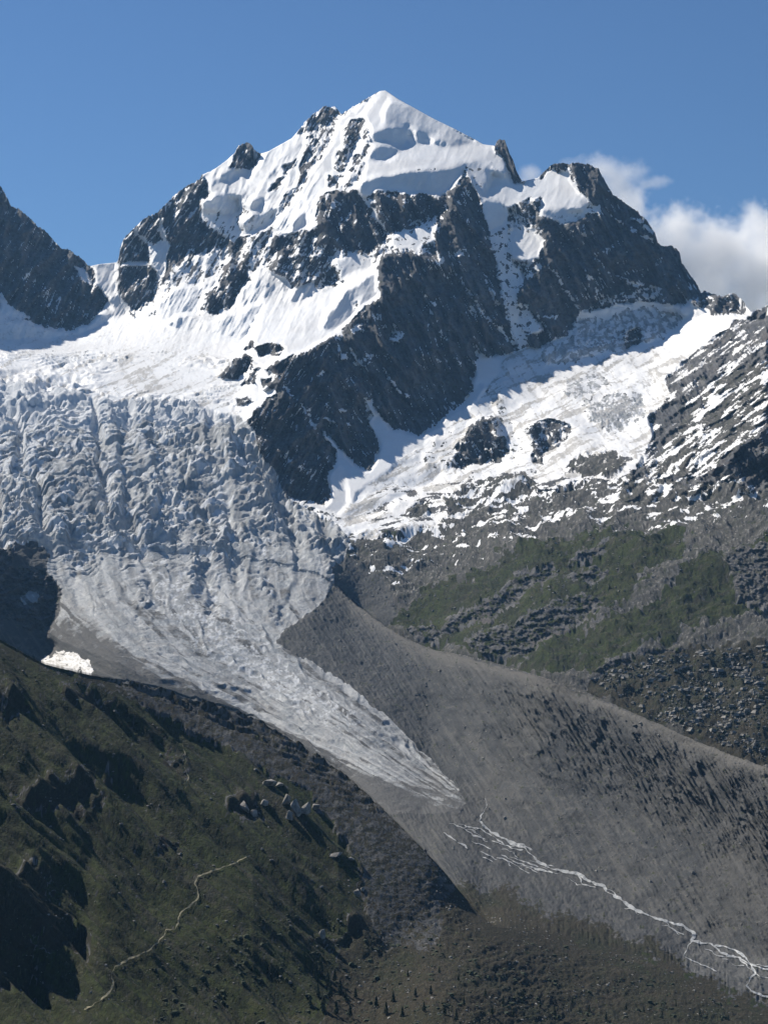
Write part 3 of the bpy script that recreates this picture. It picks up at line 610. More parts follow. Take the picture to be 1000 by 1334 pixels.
# ------------------------------------------------------------------ materials
def node(nt, t, **kw):
    n = nt.nodes.new(t)
    for k, v_ in kw.items(): setattr(n, k, v_)
    return n
class NB_:
    def __init__(s, name):
        s.m = bpy.data.materials.new(name); s.m.use_nodes = True; s.t = s.m.node_tree; s.t.nodes.clear()
        s.out = s.t.nodes.new('ShaderNodeOutputMaterial'); s.geo = s.t.nodes.new('ShaderNodeNewGeometry')
        s.pos = s.geo.outputs['Position']
    def link(s, a, b): s.t.links.new(a, b)
    def val(s, sock, v_):
        if hasattr(v_, 'is_linked') or isinstance(v_, bpy.types.NodeSocket): s.link(v_, sock)
        else: sock.default_value = v_
    def attr(s, n): a = s.t.nodes.new('ShaderNodeAttribute'); a.attribute_name = n; return a.outputs['Fac']
    def noise(s, scale, detail=6, rough=.6, vec=None, st=(1, 1, 1)):
        mp = s.t.nodes.new('ShaderNodeMapping'); mp.inputs['Scale'].default_value = st; s.link(vec or s.pos, mp.inputs[0])
        n = s.t.nodes.new('ShaderNodeTexNoise'); n.inputs['Scale'].default_value = scale; n.inputs['Detail'].default_value = detail; n.inputs['Roughness'].default_value = rough
        s.link(mp.outputs[0], n.inputs['Vector']); return n.outputs['Fac']
    def vor(s, scale, feature='F1', st=(1, 1, 1), rnd=1.0):
        mp = s.t.nodes.new('ShaderNodeMapping'); mp.inputs['Scale'].default_value = st; s.link(s.pos, mp.inputs[0])
        n = s.t.nodes.new('ShaderNodeTexVoronoi'); n.feature = feature; n.inputs['Scale'].default_value = scale; s.link(mp.outputs[0], n.inputs['Vector']); return n
    def math(s, op, a, b=0.0, c=0.0, clamp=False):
        n = s.t.nodes.new('ShaderNodeMath'); n.operation = op; n.use_clamp = clamp
        s.val(n.inputs[0], a); s.val(n.inputs[1], b)
        if op in ('MULTIPLY_ADD',): s.val(n.inputs[2], c)
        return n.outputs[0]
    def map(s, v_, a, b, c=0.0, d=1.0):
        n = s.t.nodes.new('ShaderNodeMapRange'); n.clamp = True; n.interpolation_type = 'SMOOTHSTEP'
        s.val(n.inputs[0], v_); n.inputs[1].default_value = a; n.inputs[2].default_value = b; n.inputs[3].default_value = c; n.inputs[4].default_value = d
        return n.outputs[0]
    def mix(s, f, a, b, mode='MIX'):
        n = s.t.nodes.new('ShaderNodeMix'); n.data_type = 'RGBA'; n.blend_type = mode
        s.val(n.inputs[0], f)
        for sk_, v_ in ((n.inputs[6], a), (n.inputs[7], b)):
            if isinstance(v_, tuple): sk_.default_value = (*v_, 1)
            else: s.link(v_, sk_)
        return n.outputs[2]
def terrain_material():
    b = NB_('alpine_ground')
    nb = b.noise(.006, 8, .62); nm = b.noise(.03, 8, .65); nf = b.noise(.16, 6, .7); nv = b.noise(.55, 5, .7)
    strat = b.noise(.03, 6, .6, st=(1, 1, 3.2))
    gA = b.attr('grain'); gB = b.attr('blotch'); gC = b.attr('patchy'); gS = b.attr('streaky')
    # bare rock
    rock = b.mix(b.map(nb, .38, .62), (.088, .094, .106), (.15, .15, .155))
    rock = b.mix(b.map(strat, .42, .6, 0, .6), rock, (.06, .057, .056))
    rock = b.mix(b.map(nf, .55, .72, 0, .55), rock, (.2, .19, .18))
    rock = b.mix(b.map(nf, .3, .42, .5, 0), rock, (.04, .04, .042))
    # scree
    rock = b.mix(b.map(gA, .55, 1.0, 0, .55), rock, (.2, .19, .18)); rock = b.mix(b.map(gA, .05, .45, .55, 0), rock, (.035, .036, .04)); rock = b.mix(b.map(gS, .5, .9, 0, .7), rock, (.2, .195, .19)); rock = b.mix(b.map(gS, .05, .42, .6, 0), rock, (.04, .042, .046)); rock = b.mix(b.map(gC, .6, .9, 0, .4), rock, (.14, .115, .1))
    scree = b.mix(b.map(nm, .35, .65), (.07, .068, .063), (.115, .11, .1))
    scree = b.mix(b.map(nv, .58, .74, 0, .8), scree, (.36, .34, .3))
    scree = b.mix(b.map(nv, .25, .42, .7, 0), scree, (.05, .048, .042))
    scree = b.mix(b.map(gA, .55, .95, 0, .9), scree, (.3, .29, .27)); scree = b.mix(b.map(gA, .1, .45, .75, 0), scree, (.028, .028, .026)); scree = b.mix(b.map(gB, .3, .8, 0, .6), scree, (.06, .062, .05))
    # debris (moraine)
    deb = b.mix(b.map(nb, .35, .65), (.066, .069, .072), (.092, .093, .092))
    deb = b.mix(b.map(nm, .5, .7, 0, .5), deb, (.14, .135, .125))
    deb = b.mix(b.map(nv, .62, .74, 0, .8), deb, (.34, .33, .31))
    deb = b.mix(b.map(nv, .28, .42, .6, 0), deb, (.05, .05, .047))
    deb = b.mix(b.map(gA, .78, 1.15, 0, .8), deb, (.24, .24, .235)); deb = b.mix(b.map(gA, 0, .35, .45, 0), deb, (.045, .047, .047)); deb = b.mix(b.map(gB, .55, .85, 0, .5), deb, (.16, .155, .145)); deb = b.mix(b.map(gC, .5, .8, 0, .7), deb, (.054, .056, .058)); deb = b.mix(b.map(b.noise(.004, 3, .5), .5, .62, 0, .5), deb, (.115, .112, .105)); deb = b.mix(b.map(gS, .5, .85, 0, .6), deb, (.13, .128, .122)); deb = b.mix(b.map(gS, .1, .45, .6, 0), deb, (.055, .058, .06)); deb = b.mix(b.math('MULTIPLY', b.attr('crest'), .85), deb, (.17, .162, .148))
    gravel = b.mix(b.map(nm, .35, .65), (.1, .102, .1), (.15, .15, .146))
    # grass
    gr = b.mix(b.map(nb, .38, .6), (.015, .022, .003), (.031, .038, .006))
    gr = b.mix(b.map(nm, .5, .68, 0, .75), gr, (.05, .048, .014))
    gr = b.mix(b.map(nf, .35, .5, .75, 0), gr, (.018, .026, .009))
    gr = b.mix(b.map(b.math('MULTIPLY', nm, nv), .33, .42, 0, .8), gr, (.13, .125, .105))
    gr = b.mix(b.map(gS, .55, .85, 0, .8), gr, (.047, .045, .03)); gr = b.mix(b.map(gB, .5, .85, 0, .7), gr, (.04, .056, .01)); gr = b.mix(b.map(gS, .2, .42, .6, 0), gr, (.034, .05, .006)); gr = b.mix(b.map(gA, .1, .5, .75, 0), gr, (.01, .014, .005)); gr = b.mix(b.map(gA, .75, 1.05, 0, .8), gr, (.09, .088, .07)); gr = b.mix(b.map(gC, .1, .45, .75, 0), gr, (.012, .016, .004))
    # heath: scrub, blocks and dry grass
    he = b.mix(b.map(nb, .4, .6), (.034, .029, .014), (.024, .028, .01))
    he = b.mix(b.map(nm, .48, .62, 0, .8), he, (.05, .042, .026))
    he = b.mix(b.map(nf, .36, .48, .8, 0), he, (.02, .024, .012))
    he = b.mix(b.map(nv, .58, .7, 0, .7), he, (.11, .1, .085))
    he = b.mix(b.map(gA, .6, 1.0, 0, .8), he, (.09, .08, .065)); he = b.mix(b.map(gA, .1, .5, .75, 0), he, (.012, .014, .008)); he = b.mix(b.map(gC, .3, .7, 0, .5), he, (.038, .031, .019))
    # ice
    gN0 = b.math('ADD', b.math('MULTIPLY', gA, .4), b.math('MULTIPLY', gB, .6))
    ice = b.mix(b.map(nm, .35, .65), (.36, .38, .395), (.5, .5, .495))
    ice = b.mix(b.map(nf, .52, .68, 0, .5), ice, (.32, .4, .44))
    ice = b.mix(b.map(b.noise(.02, 7, .7, st=(1, 1, 2.5)), .52, .66, 0, .6), ice, (.3, .285, .27))
    ice = b.mix(b.map(gA, .15, .45, .35, 0), ice, (.24, .265, .285)); ice = b.mix(b.map(gB, .55, .9, 0, .7), ice, (.62, .63, .62))
    ice = b.mix(b.map(gS, .52, .8, 0, .6), ice, (.6, .61, .61)); ice = b.mix(b.map(gS, .15, .46, .65, 0), ice, (.27, .275, .28))
    dirt = b.math('ADD', b.math('MULTIPLY', b.attr('dirt'), 1.25), b.map(nm, .3, .7, -.55, .35))
    ice = b.mix(b.map(dirt, .2, .95, 0, .92), ice, (.1, .098, .094))
    fresh = b.math('ADD', b.attr('fresh'), b.map(gN0, .1, .9, -.3, .25))
    ice = b.mix(b.map(fresh, .3, .7), ice, (.74, .76, .78))
    snow = b.mix(b.map(nb, .4, .62, 0, 1), (.84, .85, .86), (.76, .76, .76))
    du_ = b.math('ADD', b.attr('dust'), b.map(gA, .1, .9, -.25, .25)); snow = b.mix(b.map(du_, .15, .95, 0, .85), snow, (.36, .345, .32))
    col = rock
    gN = b.math('ADD', b.math('MULTIPLY', gA, .45), b.math('MULTIPLY', gB, .55))
    def over(col, name, c2_, k=.5):
        f = b.math('ADD', b.attr(name), b.map(gN, .1, .9, -k, k)); return b.mix(b.map(f, .35, .65), col, c2_)
    col = over(col, 'scree', scree); col = over(col, 'debris', deb, .25); col = over(col, 'gravel', gravel, .1)
    col = over(col, 'heath', he, .4); col = over(col, 'grass', gr, .55); col = over(col, 'ice', ice, .2)
    sf = b.math('ADD', b.attr('snow'), b.map(nf, .25, .75, -.4, .4)); sf = b.map(sf, .4, .6)
    col = b.mix(sf, col, snow)
    bs = b.t.nodes.new('ShaderNodeBsdfPrincipled')
    b.link(col, bs.inputs['Base Color'])
    b.val(bs.inputs['Roughness'], b.map(sf, 0, 1, .9, .62)); bs.inputs['Specular IOR Level'].default_value = .25
    hgt = b.math('MULTIPLY_ADD', nf, 1.0, b.math('MULTIPLY', nv, .45))
    bp = b.t.nodes.new('ShaderNodeBump'); b.link(hgt, bp.inputs['Height'])
    b.val(bp.inputs['Distance'], b.map(sf, 0, 1, 7.0, 1.2)); bp.inputs['Strength'].default_value = .8
    b.link(bp.outputs[0], bs.inputs['Normal'])
    b.link(bs.outputs[0], b.out.inputs['Surface'])
    return b.m
M_T = terrain_material()
def terrain_piece(name, q, smooth=True, label=None):
    u_, inv = np.unique(q.reshape(-1), return_inverse=True)
    me = bpy.data.meshes.new(name); nv_ = len(u_); nf_ = len(q)
    me.vertices.add(nv_); me.vertices.foreach_set('co', V[u_].astype(np.float32).ravel())
    me.loops.add(nf_*4); me.loops.foreach_set('vertex_index', inv.astype(np.int32).ravel())
    me.polygons.add(nf_); me.polygons.foreach_set('loop_start', np.arange(0, nf_*4, 4, dtype=np.int32))
    try: me.polygons.foreach_set('loop_total', np.full(nf_, 4, np.int32))
    except Exception: pass
    me.polygons.foreach_set('use_smooth', np.full(nf_, smooth, bool))
    me.update(calc_edges=True); 
    for an, arr in attrs.items():
        at = me.attributes.new(an, 'FLOAT', 'POINT'); at.data.foreach_set('value', arr.reshape(-1)[u_].astype(np.float32))
    me.materials.append(M_T)
    o = bpy.data.objects.new(name, me); C.objects.link(o); o['kind'] = 'structure'
    return o
for k, nme in enumerate(names):
    q = quads[fk == k]
    if len(q): terrain_piece(nme, q)
#@@OBJECTS
# ------------------------------------------------------------------ finding the ground under a pixel of the photograph
PRZ = Z/YY2; PRX = Xw/YY2
_den = (CP + PRZ*SP)
PPX = 500 + FPX*PRX/_den; PPY = 667 - FPX*(PRZ*CP - SP)/_den
def hit(x, y, lift=0.0):
    j = int(np.argmin(np.abs(cols-x)))
    for jj in (j,):
        cy = PPY[:iC1+1, jj]
        k = np.nonzero(((cy[:-1]-y)*(cy[1:]-y) <= 0))[0]
        if len(k) == 0: return None
        k = k[0]; t = (cy[k]-y)/(cy[k]-cy[k+1]+1e-9)
        p = [(A_[k, jj]*(1-t)+A_[k+1, jj]*t) for A_ in (Xw, YY2, Z)]
        a, e = ray(x, y)
        return Vector((p[1]*a, p[1], p[2]+lift))
def tag(o, label=None, cat=None, group=None, kind=None):
    if label: o['label'] = label
    if cat: o['category'] = cat
    if group: o['group'] = group
    if kind: o['kind'] = kind
    return o
def simple_mat(name, c1_, c2_, scale, rough=.9, bump=0.0, extra=None):
    b = NB_(name); n = b.noise(scale, 6, .65); col = b.mix(b.map(n, .35, .65), c1_, c2_)
    if extra: col = b.mix(b.map(b.noise(scale*3.1, 4, .6), .55, .7, 0, .8), col, extra)
    bs = b.t.nodes.new('ShaderNodeBsdfPrincipled'); b.link(col, bs.inputs['Base Color']); bs.inputs['Roughness'].default_value = rough
    if bump:
        bp = b.t.nodes.new('ShaderNodeBump'); b.link(n, bp.inputs['Height']); bp.inputs['Distance'].default_value = bump; b.link(bp.outputs[0], bs.inputs['Normal'])
    b.link(bs.outputs[0], b.out.inputs['Surface']); return b.m
M_WATER = simple_mat('milky_meltwater', (.3, .32, .33), (.62, .63, .63), .16, .3, .4, (.15, .16, .16))
M_PATH = simple_mat('trodden_gravel', (.17, .155, .1), (.26, .235, .15), .3)
M_STONE = simple_mat('pale_boulder_stone', (.12, .115, .105), (.3, .285, .26), .22, .9, .8, (.1, .1, .09))
M_BARK = simple_mat('bark', (.05, .035, .025), (.09, .065, .045), 1.0)
M_NEEDLE = simple_mat('needles', (.012, .02, .008), (.03, .042, .015), .6)
def ribbon(name, lines, mat, lift=.6):
    vs, fs = [], []
    for pts, w0, w1 in lines:
        P = np.array(pts, float); d = np.r_[0, np.cumsum(np.hypot(*np.diff(P, axis=0).T))]
        n = max(3, int(d[-1]/1.4)); s_ = np.linspace(0, d[-1], n)
        X_ = np.interp(s_, d, P[:, 0]); Yp = np.interp(s_, d, P[:, 1])
        X_ = X_ + 2.6*perlin(s_/9, s_*0, int(pts[0][0]))+.6*perlin(s_/3.5, s_*0, int(pts[0][0])+1)
        Yp = Yp + 1.0*perlin(s_/8, s_*0+5, int(pts[0][1]))
        prev = None
        for i in range(n):
            wd = (w0+(w1-w0)*i/(n-1))*max(.14, .55+.5*float(perlin(s_[i]/6.5, 7.3, int(pts[0][0])))+.6*float(perlin(s_[i]/15, 2.3, int(pts[0][0]))))/2
            if i in (0, n-1): wd *= .2
            a = max(0, i-1); b_ = min(n-1, i+1); tx, ty = X_[b_]-X_[a], (Yp[b_]-Yp[a]); l = math.hypot(tx, ty)+1e-6
            c = hit(X_[i], Yp[i], lift); 
            l_ = hit(X_[i]-ty/l*wd, Yp[i]+tx/l*wd, lift); r_ = hit(X_[i]+ty/l*wd, Yp[i]-tx/l*wd, lift)
            if not (c and l_ and r_): prev = None; continue
            k = len(vs); vs += [l_, c, r_]
            if prev is not None: fs += [(prev, prev+1, k+1, k), (prev+1, prev+2, k+2, k+1)]
            prev = k
    me = bpy.data.meshes.new(name); me.from_pydata([tuple(v) for v in vs], [], fs); me.materials.append(mat)
    for p in me.polygons: p.use_smooth = True
    o = bpy.data.objects.new(name, me); C.objects.link(o); return tag(o, kind='structure')
ribbon('stream', [
 ([(632,1040),(634,1052),(627,1062),(624,1070),(630,1078)], 1.5, 2.5),
 ([(625,1070),(633,1080),(645,1087),(660,1096),(672,1102),(682,1104),(690,1112),(695,1118),(705,1126),(718,1132),(735,1136),(750,1138),(762,1143)], 3.5, 5),
 ([(632,1078),(645,1092),(655,1100),(668,1106),(680,1108)], 2, 3), ([(640,1085),(655,1092),(668,1098),(684,1102),(692,1108)], 2, 3.5),
 ([(748,1138),(765,1147),(775,1152),(786,1155),(790,1162),(800,1168),(808,1172),(815,1178),(828,1186),(838,1190),(850,1196),(862,1199),(875,1203),(890,1207),(900,1214),(904,1222),(900,1228)], 5, 5),
 ([(752,1142),(758,1152),(768,1155),(775,1157)], 2, 3), ([(785,1158),(795,1160),(803,1168)], 2, 2), ([(868,1202),(875,1212),(885,1216),(890,1218)], 1.5, 1.5),
 ([(902,1226),(912,1229),(925,1230),(934,1237),(940,1242),(950,1246),(962,1248),(972,1255),(985,1260),(1000,1264),(1030,1275)], 3.5, 3.5),
 ([(930,1232),(945,1234),(960,1240),(970,1248),(978,1258),(982,1268),(976,1278),(972,1285),(978,1292),(990,1297),(1002,1300),(1040,1312)], 3, 4),
 ([(900,1228),(893,1238),(890,1246),(900,1252),(920,1260),(932,1266)], 1.2, 1.4), ([(975,1256),(990,1258),(1010,1262)], 2, 2.5), ([(960,1248),(975,1262),(988,1272),(1005,1276)], 1.5, 2),
 ([(583,1073),(592,1074),(602,1079),(612,1078),(620,1084)], 1.2, 1.8), ([(600,1078),(610,1084),(618,1090),(632,1094)], 1.2, 2), ([(612,1078),(626,1080),(640,1090)], 1.5, 1.5),
 ([(577,1085),(588,1092),(598,1099),(610,1106)], 1.5, 3), ([(628,1117),(636,1120),(642,1124)], 1.5, 2.5),
 ([(652,1114),(660,1118),(672,1124),(690,1130),(705,1134),(720,1138)], 2, 3), ([(660,1122),(672,1128),(680,1134),(690,1138)], 1.5, 2.5), ([(676,1122),(690,1126),(700,1130)], 1.5, 2),
] + [([(x_, y_), (x_+8, y_+random.uniform(0, 4)), (x_+16, y_+random.uniform(3, 9)), (x_+random.uniform(20, 30), y_+random.uniform(8, 13))], random.uniform(.8, 1.6), random.uniform(1, 2.2)) for x_, y_ in [(596,1074),(606,1081),(615,1088),(640,1096),(652,1107),(664,1117),(676,1127),(625,1110),(690,1121),(646,1118),(612,1096),(702,1128),(735,1144),(812,1184),(860,1206),(915,1236),(940,1250)]], M_WATER)
ribbon('footpath', [([(326,1116),(310,1124),(294,1131),(275,1137),(258,1144),(254,1152),(259,1164),(256,1175),(245,1184),(235,1192),(231,1206),(228,1213),(218,1213),(212,1222),(200,1236),(185,1245),(168,1252),(150,1262),(145,1272),(148,1284),(142,1296),(128,1308),(110,1318)], 2.2, 3.0),
 ([(237,972),(242,985),(240,1000),(246,1015),(240,1030)], 1.0, 1.2)], M_PATH, 1.3)
# ------------------------------------------------------------------ boulders
def stone_mesh(name, seed, mat, sub=2):
    import bmesh
    rnd = random.Random(seed*13+5); bm = bmesh.new()
    for k in range(15):
        v = Vector((rnd.gauss(0, 1), rnd.gauss(0, 1), rnd.gauss(0, 1))).normalized()*rnd.uniform(.75, 1.05)
        if k % 3 == 0: v.x *= 1.15
        bm.verts.new(v)
    r_ = bmesh.ops.convex_hull(bm, input=bm.verts)
    bmesh.ops.delete(bm, geom=[g for g in r_['geom_interior'] if isinstance(g, bmesh.types.BMVert)], context='VERTS')
    bmesh.ops.bevel(bm, geom=bm.edges[:], offset=.05, segments=1, affect='EDGES')
    me = bpy.data.meshes.new(name); bm.to_mesh(me); bm.free(); me.materials.append(mat); return me
STM = [stone_mesh('boulder', k, M_STONE) for k in range(6)]
def boulder(x, y, wpx, hpx, label, group=None, rz=None, tilt=0):
    p = hit(x, y+hpx*.42)
    if p is None: return
    o = bpy.data.objects.new('boulder', STM[int(x*7+y) % 6]); C.objects.link(o)
    m = p.y/FPX
    o.scale = (wpx*.6*m, wpx*.55*m, hpx*.62*m); o.location = (p.x, p.y, p.z+hpx*.30*m)
    o.rotation_euler = (R(12)*math.sin(x), tilt or R(18)*math.sin(y*3), rz if rz is not None else (x*1.7+y))
    tag(o, label, 'boulder', group)
BL = [(351,1018,22,10,'long flat pale boulder lying alone above the pile of blocks on the green slope'),
 (364,1022,12,8,'small grey boulder touching the right end of the long flat boulder'),
 (372,1040,14,16,'upright grey boulder on the left of the big pile of pale blocks'),
 (386,1050,17,22,'large bright pale slab leaning in the middle of the boulder pile'),
 (377,1062,9,14,'narrow pale block standing at the foot of the leaning slab'),
 (399,1053,13,20,'tall dark-sided boulder right of the leaning bright slab'),
 (411,1050,12,9,'small whitish boulder at the right end of the pile of blocks'),
 (345,1045,12,9,'dark grey boulder left of the pile beneath the flat boulder'),
 (320,1050,16,13,'shadowed boulder at the left end of the rocky band on the green slope'),
 (331,1058,10,12,'dark block beside the shadowed boulder on the green slope'),
 (437,1113,17,6,'flat whitish boulder lying at the edge of the grey moraine slope'),
 (457,1118,10,5,'small pale boulder just right of the flat whitish one by the moraine edge'),
 (465,1162,11,12,'pale boulder in the grass hollow beneath the moraine edge'),
 (472,1158,6,6,'little stone above the pale boulder in the grass hollow'),
 (420,1215,9,16,'grey rock face standing over the dark bush hollow low on the slope')]
for b_ in BL: boulder(b_[0], b_[1], b_[2], b_[3], b_[4])
ML = [(834,942,5,4,'bright white boulder sitting on the upper slope of the right moraine'),
 (815,939,3.5,3,'small white boulder left of the bright white one on the moraine'),
 (658,1065,7,5,'grey boulder standing by the head of the stream'),
 (902,1136,5,6,'pale boulder on the lower moraine slope above the stream bend'),
 (606,947,5,4,'pale boulder on the upper left part of the grey moraine'),
 (847,1148,5,4,'dark boulder on the moraine slope near the pale one above the stream'),
 (857,957,4,3,'dark small boulder on the moraine slope under its crest'),
 (860,1040,4,3,'white stone on the moraine beneath its dark gullies'),
 (590,1104,5,4,'dark boulder by the small patches of water under the snout')]
for b_ in ML: boulder(*b_)
# loose rocks nobody could count, as one mesh per ground
def scatter(name, n, poly, smin, smax, seed, mat, flat=.7):
    rnd = random.Random(seed); P = np.array(poly, float); vs, fs = [], []
    base = [(-1,-1,-.6),(1,-.9,-.6),(1,1,-.6),(-.9,1,-.6),(-.6,-.7,.6),(.7,-.5,.8),(.6,.7,.5),(-.7,.6,.7)]
    bf = [(0,1,5,4),(1,2,6,5),(2,3,7,6),(3,0,4,7),(4,5,6,7)]
    def inside(x, y):
        c = False; q = len(P)
        for i in range(q):
            xa, ya = P[i]; xb, yb = P[(i+1) % q]
            if (ya > y) != (yb > y) and x < (xb-xa)*(y-ya)/(yb-ya)+xa: c = not c
        return c
    k = 0; tries = 0
    while k < n and tries < n*6:
        tries += 1
        x = rnd.uniform(P[:, 0].min(), P[:, 0].max()); y = rnd.uniform(P[:, 1].min(), P[:, 1].max())
        if not inside(x, y): continue
        if perlin(x/30, y/22, seed) < rnd.uniform(-.5, .35): continue
        p = hit(x, y)
        if p is None: continue
        k += 1
        s_ = (smin+(smax-smin)*rnd.random()**5)*p.y/FPX*.5
        a = rnd.uniform(0, 6.28); c, d = math.cos(a), math.sin(a); sx_, sy_, sz_ = s_*rnd.uniform(.7, 1.3), s_*rnd.uniform(.7, 1.3), s_*flat*rnd.uniform(.6, 1.3)
        o = len(vs)
        for q in base:
            x_, y_, z_ = (q[0]+rnd.uniform(-.3, .3))*sx_, (q[1]+rnd.uniform(-.3, .3))*sy_, (q[2]+rnd.uniform(-.2, .2))*sz_
            vs.append((p.x+x_*c-y_*d, p.y+x_*d+y_*c, p.z+z_+sz_*.3))
        fs += [tuple(i+o for i in f) for f in bf]
    me = bpy.data.meshes.new(name); me.from_pydata(vs, [], fs); me.materials.append(mat)
    o = bpy.data.objects.new(name, me); C.objects.link(o); tag(o, kind='stuff'); return o
M_STONE2 = simple_mat('grey_rubble_stone', (.12, .115, .105), (.26, .25, .23), .12)
scatter('scattered_stones', 1500, [(440,790),(560,850),(700,885),(850,945),(1000,1005),(1000,1230),(900,1200),(760,1130),(640,1060),(600,1000),(500,920),(380,850)], 1.0, 3.6, 3, M_STONE2)
scatter('rubble', 1700, [(770,885),(850,855),(1000,840),(1000,992),(850,935)], 1.5, 8, 4, M_STONE2)
scatter('rubble', 900, [(450,1270),(560,1130),(700,1200),(860,1255),(1000,1320),(1000,1334),(460,1334)], 1.0, 4, 5, M_STONE2)
scatter('hillside_stones', 450, [(0,840),(120,885),(330,990),(470,1150),(440,1300),(100,1320),(0,1300)], 1.0, 4.5, 6, M_STONE2)
scatter('rubble', 900, [(460,760),(700,660),(1000,650),(1000,720),(700,800),(560,840)], 1.0, 3.5, 8, M_STONE2)
# ------------------------------------------------------------------ conifers
def conifer_mesh(seed):
    rnd = random.Random(seed); vs, fs = [], []
    H_ = 1.0; tiers = 9
    for t in range(tiers):
        z0 = .12+.86*t/tiers; r0 = .24*(1-t/tiers)**.8+.02; nseg = 9
        top = len(vs); vs.append((0, 0, min(1.0, z0+.2)))
        ring = []
        for k in range(nseg*2):
            a = 2*math.pi*k/(nseg*2)+t*.7; r = r0*(1.0 if k % 2 == 0 else .5)*rnd.uniform(.7, 1.2)
            ring.append(len(vs)); vs.append((r*math.cos(a), r*math.sin(a), z0-(.03 if k % 2 == 0 else -.02)+rnd.uniform(-.015, .015)))
        for k in range(nseg*2): fs.append((top, ring[k], ring[(k+1) % (nseg*2)]))
    me = bpy.data.meshes.new('crown'); me.from_pydata(vs, [], fs); me.materials.append(M_NEEDLE); return me
def trunk_mesh():
    vs, fs = [], []
    for z, r in ((-.05, .035), (.15, .028), (.9, .008)):
        for k in range(6): vs.append((r*math.cos(k*1.047), r*math.sin(k*1.047), z))
    for l in range(2):
        for k in range(6): fs.append((l*6+k, l*6+(k+1) % 6, l*6+6+(k+1) % 6, l*6+6+k))
    me = bpy.data.meshes.new('trunk'); me.from_pydata(vs, [], fs); me.materials.append(M_BARK); return me
CRN = [conifer_mesh(k) for k in range(4)]; TRK = trunk_mesh()
proto = bpy.data.objects.new('conifer', None); C.objects.link(proto)
pc = bpy.data.objects.new('crown', CRN[0]); C.objects.link(pc); pc.parent = proto
pt_ = bpy.data.objects.new('trunk', TRK); C.objects.link(pt_); pt_.parent = proto
used_proto = False
def conifer(x, y, h, label, group):
    global used_proto
    p = hit(x, y)
    if p is None: return
    if not used_proto: r_ = proto; used_proto = True; kids = [pc, pt_]
    else:
        r_ = proto.copy(); C.objects.link(r_); kids = []
        for ch in (pc, pt_):
            c = ch.copy(); C.objects.link(c); c.parent = r_; kids.append(c)
    kids[0].data = CRN[int(x*3+y) % 4]
    m = p.y/FPX*h; r_.location = (p.x, p.y, p.z-.02*m); r_.scale = (m*.95, m*.95, m); r_.rotation_euler = (0, 0, x)
    tag(r_, label, 'tree', group)
NTH = 'first second third fourth fifth sixth seventh eighth ninth tenth eleventh twelfth thirteenth fourteenth fifteenth sixteenth seventeenth eighteenth nineteenth twentieth twenty-first twenty-second twenty-third twenty-fourth twenty-fifth twenty-sixth twenty-seventh twenty-eighth twenty-ninth thirtieth'.split()
g1 = 'conifers in the dark hollow at the foot of the grassy slope'
for i_, (x, y, h) in enumerate(sorted([(402,1262,15),(410,1275,18),(418,1268,22),(427,1285,20),(436,1278,17),(443,1292,18),(430,1300,22),(414,1298,18),(450,1305,16),(421,1318,22),(438,1322,20),(404,1312,16),(456,1325,18),(463,1300,14)])):
    conifer(x, y, h, NTH[i_]+' from the left of the dark conifers clumped at the foot of the green slope', g1)
g2 = 'single conifers scattered over the brown lower slope'
for i_, (x, y, h) in enumerate(sorted([(490,1312,16),(503,1322,18),(512,1306,15),(524,1326,16),(541,1298,12),(552,1318,14),(561,1296,13),(579,1322,14),(597,1278,10),(604,1310,12),(632,1298,11),(641,1322,13),(655,1308,12),(668,1325,13),(681,1300,12),(594,1330,15),(703,1312,11),(722,1322,12),(745,1308,9),(767,1318,10),(789,1329,11),(815,1316,9),(838,1319,9),(862,1327,10),(531,1272,9),(572,1268,9),(911,1322,9),(880,1312,8),(948,1330,9)])):
    conifer(x, y, h, NTH[i_]+' from the left of the lone small conifers on the brown lower slope', g2)
# low bushes: dark clumps on the slopes
def bushes(name, n, poly, smin, smax, seed):
    o = scatter(name, n, poly, smin, smax, seed, M_NEEDLE, .55); return o
bushes('low_shrubs', 1500, [(200,1240),(400,1180),(480,1220),(560,1215),(700,1225),(860,1262),(1000,1325),(1000,1340),(200,1340)], 1.5, 8, 11)
bushes('low_shrubs', 500, [(780,880),(850,860),(1000,850),(1000,990),(850,930)], 1.5, 7, 12)
